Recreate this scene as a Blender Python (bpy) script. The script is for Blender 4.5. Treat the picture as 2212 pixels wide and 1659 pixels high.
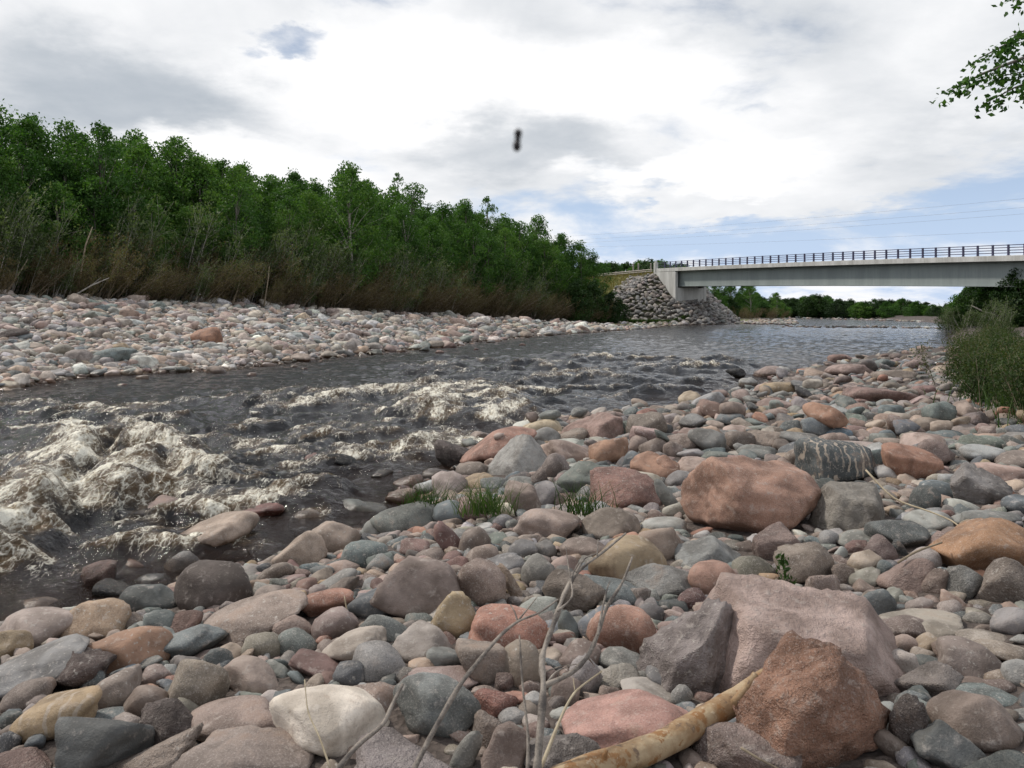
import bpy, bmesh, math, random
import numpy as np
from mathutils import Vector, Matrix
for o in list(bpy.data.objects): bpy.data.objects.remove(o)
S = bpy.context.scene
C = S.collection
R = math.radians

# ------------------------------------------------------------------ camera
# photograph measured at 2212 px wide: horizon row 672, focal length 1720 px,
# eye 2 m above the river (z = 0)
F, CX, HZ, EYE = 1720.0, 1106.0, 672.0, 2.0
cam = bpy.data.cameras.new('camera')
cam.sensor_width = 36.0
cam.lens = 36.0 * F / 2212.0
cam.shift_y = -(829.5 - HZ) / 2212.0
cam.clip_start, cam.clip_end = 0.05, 6000
cam.dof.use_dof = True
cam.dof.focus_distance = 12.0
cam.dof.aperture_fstop = 11.0
camo = bpy.data.objects.new('camera', cam)
camo.location = (0, 0, EYE)
camo.rotation_euler = (R(90), 0, 0)
C.objects.link(camo)
S.camera = camo

# ------------------------------------------------------------------ light
sun_dir = Vector((-0.62, 0.30, 0.80)).normalized()       # towards the sun
sun_el = math.asin(sun_dir.z)
sun_az = math.atan2(sun_dir.x, sun_dir.y)
sl = bpy.data.lights.new('sun', 'SUN')
sl.energy, sl.angle, sl.color = 2.6, R(4), (1.0, 0.94, 0.85)
so = bpy.data.objects.new('sun', sl)
so.rotation_euler = sun_dir.to_track_quat('Z', 'Y').to_euler()
so.location = (0, 0, 60)
C.objects.link(so)

w = bpy.data.worlds.new('World'); S.world = w; w.use_nodes = True
nt = w.node_tree; nt.nodes.clear()
def N(nt, typ, **kw):
    n = nt.nodes.new(typ)
    for k, v in kw.items():
        if k == 'ins':
            for kk, vv in v.items(): n.inputs[kk].default_value = vv
        else: setattr(n, k, v)
    return n
def L(nt, a, b): nt.links.new(a, b)
def mth(nt, op, a, b=None, c=None, clamp=False):
    n = nt.nodes.new('ShaderNodeMath'); n.operation = op; n.use_clamp = clamp
    for i, v in enumerate((a, b, c)):
        if v is None: continue
        if isinstance(v, (int, float)): n.inputs[i].default_value = v
        else: nt.links.new(v, n.inputs[i])
    return n.outputs[0]
def vmt(nt, op, a, b=None):
    n = nt.nodes.new('ShaderNodeVectorMath'); n.operation = op
    for i, v in enumerate((a, b)):
        if v is None: continue
        if isinstance(v, (tuple, list)): n.inputs[i].default_value = v
        else: nt.links.new(v, n.inputs[i])
    return n
def mixc(nt, fac, a, b, mode='MIX'):
    n = nt.nodes.new('ShaderNodeMix'); n.data_type = 'RGBA'; n.blend_type = mode
    for s, v in ((n.inputs[0], fac), (n.inputs[6], a), (n.inputs[7], b)):
        if isinstance(v, (int, float)): s.default_value = v
        elif isinstance(v, (tuple, list)): s.default_value = (*v[:3], 1)
        else: nt.links.new(v, s)
    return n.outputs[2]
def sstep(nt, v, lo, hi, a=0.0, b=1.0):
    n = nt.nodes.new('ShaderNodeMapRange'); n.interpolation_type = 'SMOOTHSTEP'
    nt.links.new(v, n.inputs[0])
    n.inputs[1].default_value, n.inputs[2].default_value = lo, hi
    n.inputs[3].default_value, n.inputs[4].default_value = a, b
    return n.outputs[0]
def noise(nt, vec, scale, detail=4, rough=0.55, dist=0.0, dim='3D'):
    n = nt.nodes.new('ShaderNodeTexNoise'); n.noise_dimensions = dim
    if vec is not None: nt.links.new(vec, n.inputs['Vector'])
    n.inputs['Scale'].default_value = scale; n.inputs['Detail'].default_value = detail
    n.inputs['Roughness'].default_value = rough; n.inputs['Distortion'].default_value = dist
    return n.outputs[0]

tc = N(nt, 'ShaderNodeTexCoord')
sky = N(nt, 'ShaderNodeTexSky', sky_type='NISHITA', sun_disc=False, sun_elevation=sun_el, sun_rotation=sun_az)
sky.air_density, sky.dust_density, sky.ozone_density = 1.0, 1.6, 1.2
sep = N(nt, 'ShaderNodeSeparateXYZ'); L(nt, tc.outputs['Generated'], sep.inputs[0])
den = mth(nt, 'ADD', mth(nt, 'MAXIMUM', sep.outputs[2], 0.0), 0.22)
cmb = N(nt, 'ShaderNodeCombineXYZ')
L(nt, mth(nt, 'DIVIDE', sep.outputs[0], den), cmb.inputs[0])
L(nt, mth(nt, 'DIVIDE', sep.outputs[1], den), cmb.inputs[1])
plane = cmb.outputs[0]
def pdir(px, py):
    return Vector(((px - CX) / F, 1.0, (HZ - py) / F)).normalized()
wn = N(nt, 'ShaderNodeTexNoise'); L(nt, plane, wn.inputs['Vector']); wn.inputs['Scale'].default_value = 3.2; wn.inputs['Detail'].default_value = 7; wn.inputs['Roughness'].default_value = 0.6
wv_ = vmt(nt, 'SUBTRACT', wn.outputs['Color'], (0.5, 0.5, 0.5)).outputs[0]
warped = vmt(nt, 'ADD', tc.outputs['Generated'], vmt(nt, 'MULTIPLY', wv_, (0.28, 0.0, 0.13)).outputs[0]).outputs[0]
def blob(px, py, rx, ry, amp):
    d = pdir(px, py)
    v = vmt(nt, 'SUBTRACT', warped, tuple(d))
    v = vmt(nt, 'MULTIPLY', v.outputs[0], (F / rx, F / rx, F / ry))
    ln = vmt(nt, 'LENGTH', v.outputs[0])
    return mth(nt, 'MULTIPLY', sstep(nt, ln.outputs['Value'], 0.25, 1.0, 1.0, 0.0), amp)
def addall(lst):
    r = lst[0]
    for x in lst[1:]: r = mth(nt, 'ADD', r, x)
    return r
pn1 = noise(nt, plane, 1.5, 9, 0.58, 0.25)
pn2 = noise(nt, vmt(nt, 'ADD', plane, (7.3, 2.1, 0)).outputs[0], 1.1, 7, 0.52, 0.4)
cover = addall([pn1, blob(600, 95, 200, 50, -0.25), blob(1650, 235, 60, 30, -0.05), blob(2000, 520, 1100, 95, -0.15),
                blob(1330, 440, 300, 60, -0.05), blob(1100, 200, 1100, 260, 0.12), blob(1540, 440, 130, 40, 0.26), blob(1700, 385, 520, 70, 0.20), blob(250, 200, 500, 300, 0.2)])
coverf = sstep(nt, cover, 0.34, 0.56)
dark = addall([pn2, blob(200, 190, 420, 130, 0.24), blob(1080, 310, 360, 100, 0.15), blob(2100, 120, 560, 150, 0.09),
               blob(1880, 260, 420, 80, 0.07), blob(900, 180, 480, 130, -0.25), blob(1350, 170, 260, 110, -0.22), blob(420, 330, 300, 70, -0.2), blob(1500, 370, 330, 50, -0.25)])
darkf = sstep(nt, dark, 0.32, 0.86)
fine = noise(nt, plane, 5.0, 8, 0.6, 0.3)
darkf = mth(nt, 'ADD', darkf, mth(nt, 'MULTIPLY', mth(nt, 'SUBTRACT', fine, 0.5), 0.45), clamp=True)
darkf = mth(nt, 'MULTIPLY', darkf, sstep(nt, sep.outputs[2], 0.02, 0.20, 0.25, 1.0))
ccol = mixc(nt, darkf, (1.10, 1.10, 1.11), (0.52, 0.57, 0.63))
skyc = mixc(nt, 1.0, sky.outputs[0], (0.085, 0.085, 0.085), 'MULTIPLY')
hazev = sstep(nt, sep.outputs[2], 0.0, 0.35, 0.75, 0.15)
skyc = mixc(nt, hazev, skyc, (0.70, 0.88, 1.20))
bg = N(nt, 'ShaderNodeBackground'); bg.inputs[1].default_value = 1.0
L(nt, mixc(nt, coverf, skyc, ccol), bg.inputs[0])
wo = N(nt, 'ShaderNodeOutputWorld'); L(nt, bg.outputs[0], wo.inputs[0])

S.view_settings.view_transform = 'Standard'
S.view_settings.look = 'None'
S.view_settings.exposure = -0.08
S.view_settings.gamma = 1.0
S.view_settings.use_curve_mapping = False
S.render.engine = 'CYCLES'
S.render.resolution_x, S.render.resolution_y = 1024, 768
S.cycles.max_bounces = 5
S.cycles.diffuse_bounces = 3
w.cycles.sampling_method = 'MANUAL'; w.cycles.sample_map_resolution = 256
S.cycles.transparent_max_bounces = 6

# ------------------------------------------------------------------ helpers
rng = np.random.default_rng(11)
random.seed(5)
def mesh(name, V, Fc, smooth=True, attrs=None):
    V = np.asarray(V, np.float32); me = bpy.data.meshes.new(name)
    if isinstance(Fc, np.ndarray):
        k = Fc.shape[1]; n = len(Fc)
        me.vertices.add(len(V)); me.vertices.foreach_set('co', V.ravel())
        me.loops.add(n * k); me.loops.foreach_set('vertex_index', Fc.astype(np.int32).ravel())
        me.polygons.add(n)
        me.polygons.foreach_set('loop_start', np.arange(0, n * k, k, dtype=np.int32))
        me.polygons.foreach_set('loop_total', np.full(n, k, np.int32))
        me.update(calc_edges=True); me.validate()
    else:
        me.from_pydata([tuple(map(float, v)) for v in V], [], [tuple(map(int, f)) for f in Fc]); me.update()
    if smooth: me.polygons.foreach_set('use_smooth', np.ones(len(me.polygons), bool))
    if attrs:
        for k, (typ, arr) in attrs.items():
            a = me.attributes.new(k, typ, 'POINT')
            a.data.foreach_set('color' if typ == 'FLOAT_COLOR' else 'value', np.asarray(arr, np.float32).ravel())
    return me
def obj(name, me, mat=None, parent=None, loc=None):
    o = bpy.data.objects.new(name, me); C.objects.link(o)
    if mat is not None and me is not None and not me.materials: me.materials.append(mat)
    if parent is not None: o.parent = parent
    if loc is not None: o.location = loc
    return o
def tag(o, label=None, cat=None, group=None, kind=None):
    if label: o['label'] = label
    if cat: o['category'] = cat
    if group: o['group'] = group
    if kind: o['kind'] = kind
    return o
def empty(name, loc=(0, 0, 0), rz=0.0):
    o = bpy.data.objects.new(name, None); C.objects.link(o)
    o.location = loc; o.rotation_euler = (0, 0, rz); o.empty_display_size = 0.2
    return o
class MB:
    def __init__(s): s.V = []; s.F = []
    def add(s, V, Fc):
        b = len(s.V); s.V += [tuple(v) for v in V]; s.F += [tuple(i + b for i in f) for f in Fc]
    def box(s, c, d, M=None):
        V = [Vector((c[0] + sx * d[0] / 2, c[1] + sy * d[1] / 2, c[2] + sz * d[2] / 2)) for sx in (-1, 1) for sy in (-1, 1) for sz in (-1, 1)]
        if M is not None: V = [M @ v for v in V]
        s.add(V, [(0, 1, 3, 2), (4, 6, 7, 5), (0, 4, 5, 1), (2, 3, 7, 6), (0, 2, 6, 4), (1, 5, 7, 3)])
    def tube(s, pts, rad, n=6):
        pts = [Vector(p) for p in pts]
        if isinstance(rad, (int, float)): rad = [rad] * len(pts)
        V = []; up = None
        for i, p in enumerate(pts):
            t = (pts[min(i + 1, len(pts) - 1)] - pts[max(i - 1, 0)])
            if t.length < 1e-9: t = Vector((0, 0, 1))
            t.normalize()
            if up is None:
                up = t.cross(Vector((0.31, 0.92, 0.12)));
                if up.length < 0.1: up = t.cross(Vector((1, 0, 0)))
            up = (up - t * up.dot(t)).normalized(); bt = t.cross(up)
            for k in range(n):
                a = 2 * math.pi * k / n
                V.append(p + (up * math.cos(a) + bt * math.sin(a)) * rad[i])
        Fc = []
        for i in range(len(pts) - 1):
            for k in range(n):
                Fc.append((i * n + k, i * n + (k + 1) % n, (i + 1) * n + (k + 1) % n, (i + 1) * n + k))
        Fc.append(tuple(range(n - 1, -1, -1))); Fc.append(tuple(range((len(pts) - 1) * n, len(pts) * n)))
        s.add(V, Fc)
    def mesh(s, name, smooth=False): return mesh(name, np.array([tuple(v) for v in s.V]), s.F, smooth)
def W(px, py, Y): return Vector(((px - CX) / F * Y, Y, EYE + (HZ - py) / F * Y))
def proj(p): return (CX + F * p[0] / p[1], HZ - F * (p[2] - EYE) / p[1])

# lattice noise in numpy
_perm = rng.permutation(4096)
_gr = rng.uniform(-1, 1, (4096, 3))
def _h(ix, iy, iz): return _perm[(_perm[(_perm[ix & 4095] + iy) & 4095] + iz) & 4095]
def pn3(P):
    P = np.asarray(P, float); I = np.floor(P).astype(np.int64); f = P - I
    u = f * f * f * (f * (f * 6 - 15) + 10); r = 0
    for dx in (0, 1):
        for dy in (0, 1):
            for dz in (0, 1):
                g = _gr[_h(I[..., 0] + dx, I[..., 1] + dy, I[..., 2] + dz)]
                d = f - np.array([dx, dy, dz])
                wgt = (u[..., 0] if dx else 1 - u[..., 0]) * (u[..., 1] if dy else 1 - u[..., 1]) * (u[..., 2] if dz else 1 - u[..., 2])
                r = r + wgt * (g * d).sum(-1)
    return r
_gx = rng.uniform(-1, 1, 4096).astype(np.float32); _gy = rng.uniform(-1, 1, 4096).astype(np.float32)
def pn2d(x, y, seed=0):
    x = np.asarray(x, np.float32) + np.float32(seed * 17.31); y = np.asarray(y, np.float32) + np.float32(seed * 5.77)
    fx0 = np.floor(x); fy0 = np.floor(y); ix = fx0.astype(np.int32); iy = fy0.astype(np.int32)
    fx = x - fx0; fy = y - fy0
    u = fx * fx * fx * (fx * (fx * 6 - 15) + 10); v = fy * fy * fy * (fy * (fy * 6 - 15) + 10)
    pa = _perm[(ix + seed * 31) & 4095]; pb = _perm[(ix + 1 + seed * 31) & 4095]
    def c(p, j, ax, ay):
        h_ = _perm[(p + iy + j) & 4095]; return _gx[h_] * ax + _gy[h_] * ay
    a = c(pa, 0, fx, fy); b = c(pb, 0, fx - 1, fy); d = c(pa, 1, fx, fy - 1); e = c(pb, 1, fx - 1, fy - 1)
    l1 = a + u * (b - a); l2 = d + u * (e - d)
    return 1.25 * (l1 + v * (l2 - l1))
def fbm2(x, y, oct=4, seed=0):
    r = 0; a = 1.0
    for k in range(oct):
        r = r + a * pn2d(x * 2 ** k, y * 2 ** k, seed + k); a *= 0.5
    return r
def ss(x, a, b):
    t = np.clip((x - a) / (b - a), 0, 1); return t * t * (3 - 2 * t)

# ------------------------------------------------------------------ terrain
def seg_dist(x, y, poly):
    """distance and side sign to a polyline (positive = left of travel)"""
    best = np.full(np.shape(x), 1e18); sg = np.ones(np.shape(x))
    for (ax, ay), (bx, by) in zip(poly[:-1], poly[1:]):
        dx, dy = bx - ax, by - ay
        t = np.clip(((x - ax) * dx + (y - ay) * dy) / (dx * dx + dy * dy), 0, 1)
        d2 = (x - ax - t * dx) ** 2 + (y - ay - t * dy) ** 2
        s_ = np.sign(dx * (y - ay) - dy * (x - ax))
        m = d2 < best - 1e-9
        best = np.where(m, d2, best); sg = np.where(m, s_, sg)
    return np.sqrt(best), sg
def shore(pts): return [((px - CX) / F * (F * EYE / (py - HZ)), F * EYE / (py - HZ)) for px, py in pts]
near_line = [(-60, 2.0), (-14, 4.2), (-6, 5.0)] + shore([(-20, 1365), (150, 1330), (330, 1275), (560, 1215), (720, 1165), (830, 1115), (905, 1062), (965, 1025), (1012, 962), (1150, 922), (1400, 898), (1600, 850), (1665, 815), (1850, 775), (2062, 753)]) + [(33, 60), (47, 84), (62, 110), (74, 140), (100, 220), (170, 420)]
far_line = [(-80, -20), (-30, 4), (-20, 12)] + shore([(-20, 845), (200, 812), (480, 800), (720, 772), (980, 745), (1150, 726), (1370, 711)]) + [(22, 112), (34, 121), (44, 132), (52, 160), (66, 210), (78, 250), (90, 330), (60, 480)]
tree_line = [(-60, 22), (-38, 31), (-25.4, 39.5), (-16.2, 55), (-5.2, 85), (6, 103), (14.5, 113)]
B0 = np.array([23.46, 123.0]); BU = np.array([0.3805, -0.9248]); BT = np.array([0.9248, 0.3805])
def bxy(s, t): return B0 + BU * s + BT * t
def emb_h(x, y):
    dx, dy = x - B0[0], y - B0[1]
    s = 3.4 - (dx * BU[0] + dy * BU[1]); t = dx * BT[0] + dy * BT[1] - 2.75
    top = np.minimum(7.9, 3.3 + 0.83 * s)
    return top - np.maximum(0, np.abs(t) - 2.9) * 0.72
def zg(x, y, rough=True):
    x = np.asarray(x, float); y = np.asarray(y, float)
    dn, sn = seg_dist(x, y, near_line); dn = dn * -sn
    df, sf = seg_dist(x, y, far_line); df = df * sf
    zn = np.interp(dn, [-4, -2, 0, 0.5, 1.4, 4, 8, 20, 60, 300], [-0.75, -0.45, -0.03, 0.16, 0.33, 0.5, 0.74, 1.15, 2.0, 3.0])
    if rough: zn = zn + 0.10 * ss(dn, 0.5, 3) * fbm2(x * 0.45, y * 0.45, 3, 3)
    fac = np.interp(y, [0, 40, 55, 85, 115, 140, 300], [1.05, 1.05, 1.05, 0.62, 0.2, 0.25, 0.5])
    zf = np.interp(df, [-4, -2, 0, 1.5, 8, 15, 19, 26, 40, 80, 400], [-0.75, -0.45, -0.02, 0.35, 1.25, 2.25, 2.65, 3.6, 4.6, 5.6, 9.0])
    zf = np.where(zf > 0, zf * np.maximum(fac, ss(df, 60, 200)), zf)
    if rough: zf = zf + 0.18 * ss(df, 1, 6) * fac * fbm2(x * 0.22, y * 0.22, 3, 9)
    z = np.maximum(zn, zf)
    return np.maximum(z, emb_h(x, y))
def axis(segs):
    out = [segs[0][0]]
    for a, b, n in segs: out += list(np.linspace(a, b, n + 1)[1:])
    return np.array(out)
gx = axis([(-2500, -300, 8), (-300, -60, 14), (-60, -12, 60), (-12, 14, 150), (14, 60, 90), (60, 140, 30), (140, 400, 12), (400, 2500, 8)])
gy = axis([(-60, 0, 10), (0, 2, 6), (2, 24, 140), (24, 60, 80), (60, 150, 130), (150, 330, 40), (330, 700, 10), (700, 4500, 10)])
GX, GY = np.meshgrid(gx, gy)
GZ = zg(GX, GY)
GZ = GZ + np.where(GY > 500, 0, 0)
def gridfaces(nx, ny):
    i = np.arange(ny - 1)[:, None] * nx + np.arange(nx - 1)[None, :]
    i = i.ravel(); return np.stack([i, i + 1, i + nx + 1, i + nx], 1)
dn_, sn_ = seg_dist(GX, GY, near_line); dt_, st_ = seg_dist(GX, GY, tree_line)
soil = ss(dt_ * st_, -2.5, 1.5)
dl_, sf_ = seg_dist(GX, GY, far_line)
soil = np.where(GX > 20, np.maximum(soil * (GY < 100), ss(dl_ * sf_, 3, 6) * (GY > 100)), soil)
soil = np.maximum(soil, ss(dn_ * -sn_, 7.5, 10))
dxe, dye = GX - B0[0], GY - B0[1]; s_e = dxe * BU[0] + dye * BU[1]
grassm = np.where((emb_h(GX, GY) > -.4) & (s_e > -8), 0, 1) * np.where((GX > 12) & (GX < 60) & (GY > 100), ss(dl_ * sf_, 0.5, 2), 0)

def newmat(name):
    m = bpy.data.materials.new(name); m.use_nodes = True
    t = m.node_tree; b = t.nodes['Principled BSDF']
    return m, t, b
def attr(t, name): 
    a = t.nodes.new('ShaderNodeAttribute'); a.attribute_name = name; return a
def bump(t, b, h, strength=0.4, dist=0.01):
    n = t.nodes.new('ShaderNodeBump'); n.inputs['Strength'].default_value = strength; n.inputs['Distance'].default_value = dist
    t.links.new(h, n.inputs['Height']); t.links.new(n.outputs[0], b.inputs['Normal']); return n

M = {}
m, t, b = newmat('ground')
g = N(t, 'ShaderNodeNewGeometry'); P = g.outputs['Position']
n1 = noise(t, P, 1.3, 6, 0.65); n2 = noise(t, P, 26, 5, 0.7); n3 = noise(t, P, 0.25, 4)
vor = N(t, 'ShaderNodeTexVoronoi', feature='F1'); L(t, P, vor.inputs['Vector']); vor.inputs['Scale'].default_value = 34
grav = mixc(t, vor.outputs['Color'], (0.055, 0.042, 0.035), (0.17, 0.135, 0.115))
grav = mixc(t, sstep(t, n2, 0.35, 0.7), grav, (0.07, 0.055, 0.048))
soilc = mixc(t, sstep(t, n1, 0.35, 0.65), (0.020, 0.017, 0.010), (0.045, 0.050, 0.018))
col = mixc(t, attr(t, 'soil').outputs['Fac'], grav, soilc)
gc = mixc(t, sstep(t, n1, 0.3, 0.7), (0.06, 0.11, 0.03), (0.22, 0.19, 0.07))
col = mixc(t, attr(t, 'grassy').outputs['Fac'], col, gc)
L(t, col, b.inputs['Base Color']); b.inputs['Roughness'].default_value = 0.95
bump(t, b, mth(t, 'ADD', n2, vor.outputs['Distance']), 0.7, 0.02)
M['ground'] = m
go = obj('ground', mesh('ground', np.stack([GX, GY, GZ], -1).reshape(-1, 3), gridfaces(len(gx), len(gy)), True,
    {'soil': ('FLOAT', soil.ravel()), 'grassy': ('FLOAT', grassm.ravel())}), M['ground'])
tag(go, kind='structure')

# ------------------------------------------------------------------ river
crests = [  # polyline in photo pixels of each standing wave, height, width, foam
    ([(-40, 1150), (40, 1090), (95, 1040), (140, 985), (195, 945), (270, 938), (350, 962)], .46, .40, 1.25),
    ([(268, 1062), (300, 1012), (350, 992), (410, 1000), (450, 1018)], .32, .30, 1.2),
    ([(735, 855), (800, 838), (870, 838), (925, 828)], .26, .55, .9),
    ([(925, 880), (960, 850), (1010, 838), (1070, 862)], .30, .7, 1.1),
    ([(250, 892), (350, 872), (430, 860), (510, 852)], .14, .5, .75),
    ([(570, 858), (640, 842), (720, 846)], .24, .55, .55),
    ([(640, 880), (720, 868), (800, 880)], .16, .4, .6),
    ([(690, 942), (750, 922), (830, 935)], .16, .35, .6),
    ([(740, 992), (790, 972), (850, 975), (900, 958)], .16, .35, .95),
    ([(900, 965), (950, 935), (1000, 930), (1050, 940)], .20, .45, 1.05),
    ([(1060, 905), (1110, 888), (1175, 905)], .18, .5, .9),
    ([(440, 1010), (530, 968), (620, 985), (700, 962)], .13, .35, .55),
    ([(480, 955), (590, 962), (660, 935), (730, 905)], .15, .35, .6),
    ([(-20, 885), (90, 872), (180, 880), (240, 900)], .14, .45, .6),
    ([(40, 975), (90, 945), (140, 925)], .10, .3, .5),
    ([(-20, 1195), (100, 1175), (220, 1188), (330, 1150)], .10, .28, 1.0),
    ([(-20, 1245), (70, 1225), (170, 1232)], .06, .25, .9),
    ([(470, 1118), (540, 1100), (620, 1082)], .06, .25, .8),
    ([(150, 1110), (240, 1090), (330, 1075), (420, 1060)], .12, .4, .85),
    ([(560, 1010), (650, 1012), (770, 1012)], .05, .25, .5),
    ([(820, 890), (900, 892), (960, 900)], .16, .4, .7), ([(1000, 900), (1060, 892)], .12, .35, .7),
    ([(860, 1000), (920, 985)], .08, .25, .9), ([(600, 905), (680, 900)], .12, .4, .3), ([(0, 925), (60, 915)], .1, .35, .45),
    ([(1180, 865), (1260, 860), (1320, 872)], .1, .5, .45), ([(1240, 815), (1300, 808), (1350, 816)], .12, .7, .5),
    ([(1370, 790), (1440, 785)], .12, .8, .45), ([(1545, 838), (1590, 828)], .10, .5, .7), ([(1080, 850), (1150, 842)], .13, .6, .55),
    ([(1130, 820), (1200, 815)], .12, .7, .4), ([(1000, 810), (1060, 808)], .11, .7, .35),
    ([(820, 770), (860, 767), (900, 769)], .03, .3, .8)]
# a band of small broken waves further up the river
rr = random.Random(4)
for k in range(95):
    px, py = rr.uniform(880, 1560), rr.uniform(765, 905)
    if py > 880 - (px - 1150) * 0.12 and px > 1150: continue
    ln = rr.uniform(15, 55)
    crests.append(([(px - ln, py + rr.uniform(-3, 5)), (px, py - 2), (px + ln, py + rr.uniform(-3, 5))], rr.uniform(.07, .18), rr.uniform(.18, .40), rr.uniform(.35, .85)))
for k in range(120):
    px, py = rr.uniform(-40, 900), rr.uniform(860, 1200)
    if px > 900 - (py - 960) * 1.7 and py > 960: continue
    ln = rr.uniform(25, 80)
    crests.append(([(px - ln, py + rr.uniform(0, 14)), (px, py - 3), (px + ln, py + rr.uniform(-10, 6))], rr.uniform(.06, .17), rr.uniform(.12, .26), rr.uniform(.4, .95)))
def uneven(a, b, s0, k):
    out = [a]
    while out[-1] < b: out.append(out[-1] + max(s0, k * out[-1]))
    return np.array(out)
wy = uneven(4.2, 420, 0.034, 0.0042)
wu = np.linspace(-0.80, 0.95, 520)
# rows follow the distance so that cells keep their shape
WYg = np.repeat(wy[:, None], len(wu), 1)
WXg = wu[None, :] * (WYg + 2.5)
WXg = WXg + np.where(np.arange(len(wu))[None, :] == 0, -90, 0) + np.where(np.arange(len(wu))[None, :] == len(wu) - 1, 120, 0)
ca, sa = 0.43, 0.90   # flow runs towards (-ca, -sa)
along = -(WXg * ca + WYg * sa); across = WXg * sa - WYg * ca
def ppx(px, py, z=0.0):
    Y = F * (EYE - z) / (py - HZ); return ((px - CX) / F * Y, Y)
ridge = np.zeros_like(WXg); foam = np.zeros_like(WXg); rapid = np.zeros_like(WXg)
for pts, hgt, wid, fm in crests:
    pl = [ppx(px, py, hgt * 0.7) for px, py in pts]
    xs = [p[0] for p in pl]; ys = [p[1] for p in pl]; pad = wid * 6
    r0, r1 = np.searchsorted(wy, [min(ys) - pad, max(ys) + pad])
    xx, yy = WXg[r0:r1], WYg[r0:r1]
    cm = np.where(((xx > min(xs) - pad) & (xx < max(xs) + pad)).any(0))[0]
    if len(cm) == 0: continue
    c0, c1 = cm[0], cm[-1] + 1
    xx, yy = xx[:, c0:c1], yy[:, c0:c1]
    wob = 0.5 * wid * fbm2(xx * 1.7, yy * 1.7, 3, 21)
    d, s_ = seg_dist(xx + wob, yy + wob * 0.6, pl)
    ds = d * s_                                  # >0 upstream side
    prof = np.where(ds > 0, np.exp(-(ds / (wid * 1.5)) ** 2), np.exp(-(ds / (wid * 0.85)) ** 2))
    ridge[r0:r1, c0:c1] = np.maximum(ridge[r0:r1, c0:c1], hgt * prof) + 0.25 * np.minimum(ridge[r0:r1, c0:c1], hgt * prof)
    fpr = np.where(ds > 0, np.exp(-(ds / (wid * 0.85)) ** 2), np.exp(-(np.abs(ds) / (wid * 1.15)) ** 1.4))
    foam[r0:r1, c0:c1] = np.maximum(foam[r0:r1, c0:c1], fm * fpr)
    rapid[r0:r1, c0:c1] = np.maximum(rapid[r0:r1, c0:c1], min(1, hgt * 8) * np.exp(-(d / (wid * 5)) ** 2))
wz = ridge
dist_f = np.clip(WYg / 10, 0.6, 8)
chop = 0.42 + 0.6 * rapid
fadeY = (1 + 0.35 * ss(WYg, 14, 26)) * (1 - 0.75 * ss(WYg, 60, 125))
wz = wz + chop * fadeY * (0.115 * fbm2(along * 0.8 + 40, across * 0.6, 3, 31) + 0.055 * fbm2(along * 2.6, across * 1.9, 2, 35))
small = 0.016 * fbm2(along * 6.5, across * 5.0, 3, 41)
wz = wz + small * (0.5 + 1.2 * rapid) * fadeY
stre = 0.5 + 0.5 * np.clip(2.3 * fbm2(along * 1.0, across * 2.6, 4, 51), -1, 1)
froth = np.abs(fbm2(WXg * 3.2, WYg * 3.2, 4, 61))
fo = foam * (0.34 + 0.80 * stre) - 0.06 + 0.16 * rapid * stre
crestn = ss(wz, 0.07, 0.20) * 0.35 * rapid
fo = np.clip(fo + crestn - 0.35 * np.clip(froth - 0.25, 0, 1), 0, 1.2)
turb = np.clip(fo, 0, 1)
wz = wz + turb * (0.045 * (np.abs(fbm2(WXg * 5.5, WYg * 5.5, 3, 71)) - 0.15) + 0.018 * fbm2(WXg * 17, WYg * 17, 2, 77))
# sky-lit wave caps stay below the banks
gz_w = zg(WXg, WYg, False)
depth = np.clip(wz - gz_w, 0, 3)
dW = np.minimum(*[seg_dist(WXg, WYg, l)[0] for l in (near_line, far_line)])
wz = np.where(gz_w > 0.06, np.minimum(wz, gz_w - 0.05), wz)
edge = ss(dW, 0.0, 1.0); wz = np.where(gz_w <= 0.06, wz * (0.35 + 0.65 * edge), wz)
m, t, b = newmat('river_water')
g = N(t, 'ShaderNodeNewGeometry'); P = g.outputs['Position']
fa = attr(t, 'foam').outputs['Fac']; da = attr(t, 'depth').outputs['Fac']
mp = N(t, 'ShaderNodeMapping'); mp.inputs['Rotation'].default_value = (0, 0, R(-26)); mp.inputs['Scale'].default_value = (1.35, 0.42, 1.0); L(t, P, mp.inputs[0])
f1 = noise(t, mp.outputs[0], 9, 8, 0.68, 0.6); f2 = noise(t, P, 34, 6, 0.7, 0.3)
vo = N(t, 'ShaderNodeTexVoronoi', feature='DISTANCE_TO_EDGE'); dn3 = N(t, 'ShaderNodeTexNoise'); L(t, mp.outputs[0], dn3.inputs['Vector']); dn3.inputs['Scale'].default_value = 5.0; dn3.inputs['Detail'].default_value = 3
L(t, vmt(t, 'ADD', mp.outputs[0], vmt(t, 'MULTIPLY', dn3.outputs['Color'], (0.35, 0.35, 0.35)).outputs[0]).outputs[0], vo.inputs['Vector']); vo.inputs['Scale'].default_value = 8.5
lace = sstep(t, vo.outputs['Distance'], 0.0, 0.10, 0.17, -0.04)
fm_ = mth(t, 'ADD', mth(t, 'ADD', mth(t, 'MULTIPLY', fa, 0.58), mth(t, 'ADD', mth(t, 'MULTIPLY', mth(t, 'SUBTRACT', f1, 0.5), 1.1), mth(t, 'MULTIPLY', mth(t, 'SUBTRACT', noise(t, mp.outputs[0], 2.6, 3, 0.6, 0.5), 0.5), 0.9))), mth(t, 'ADD', mth(t, 'MULTIPLY', mth(t, 'SUBTRACT', f2, 0.5), 0.55), lace))
fmask = sstep(t, fm_, 0.40, 0.92)
fmask = mth(t, 'MULTIPLY', fmask, sstep(t, fa, 0.02, 0.25))
watc = mixc(t, sstep(t, da, 0.02, 0.6), (0.022, 0.012, 0.008), (0.006, 0.0055, 0.006))
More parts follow.
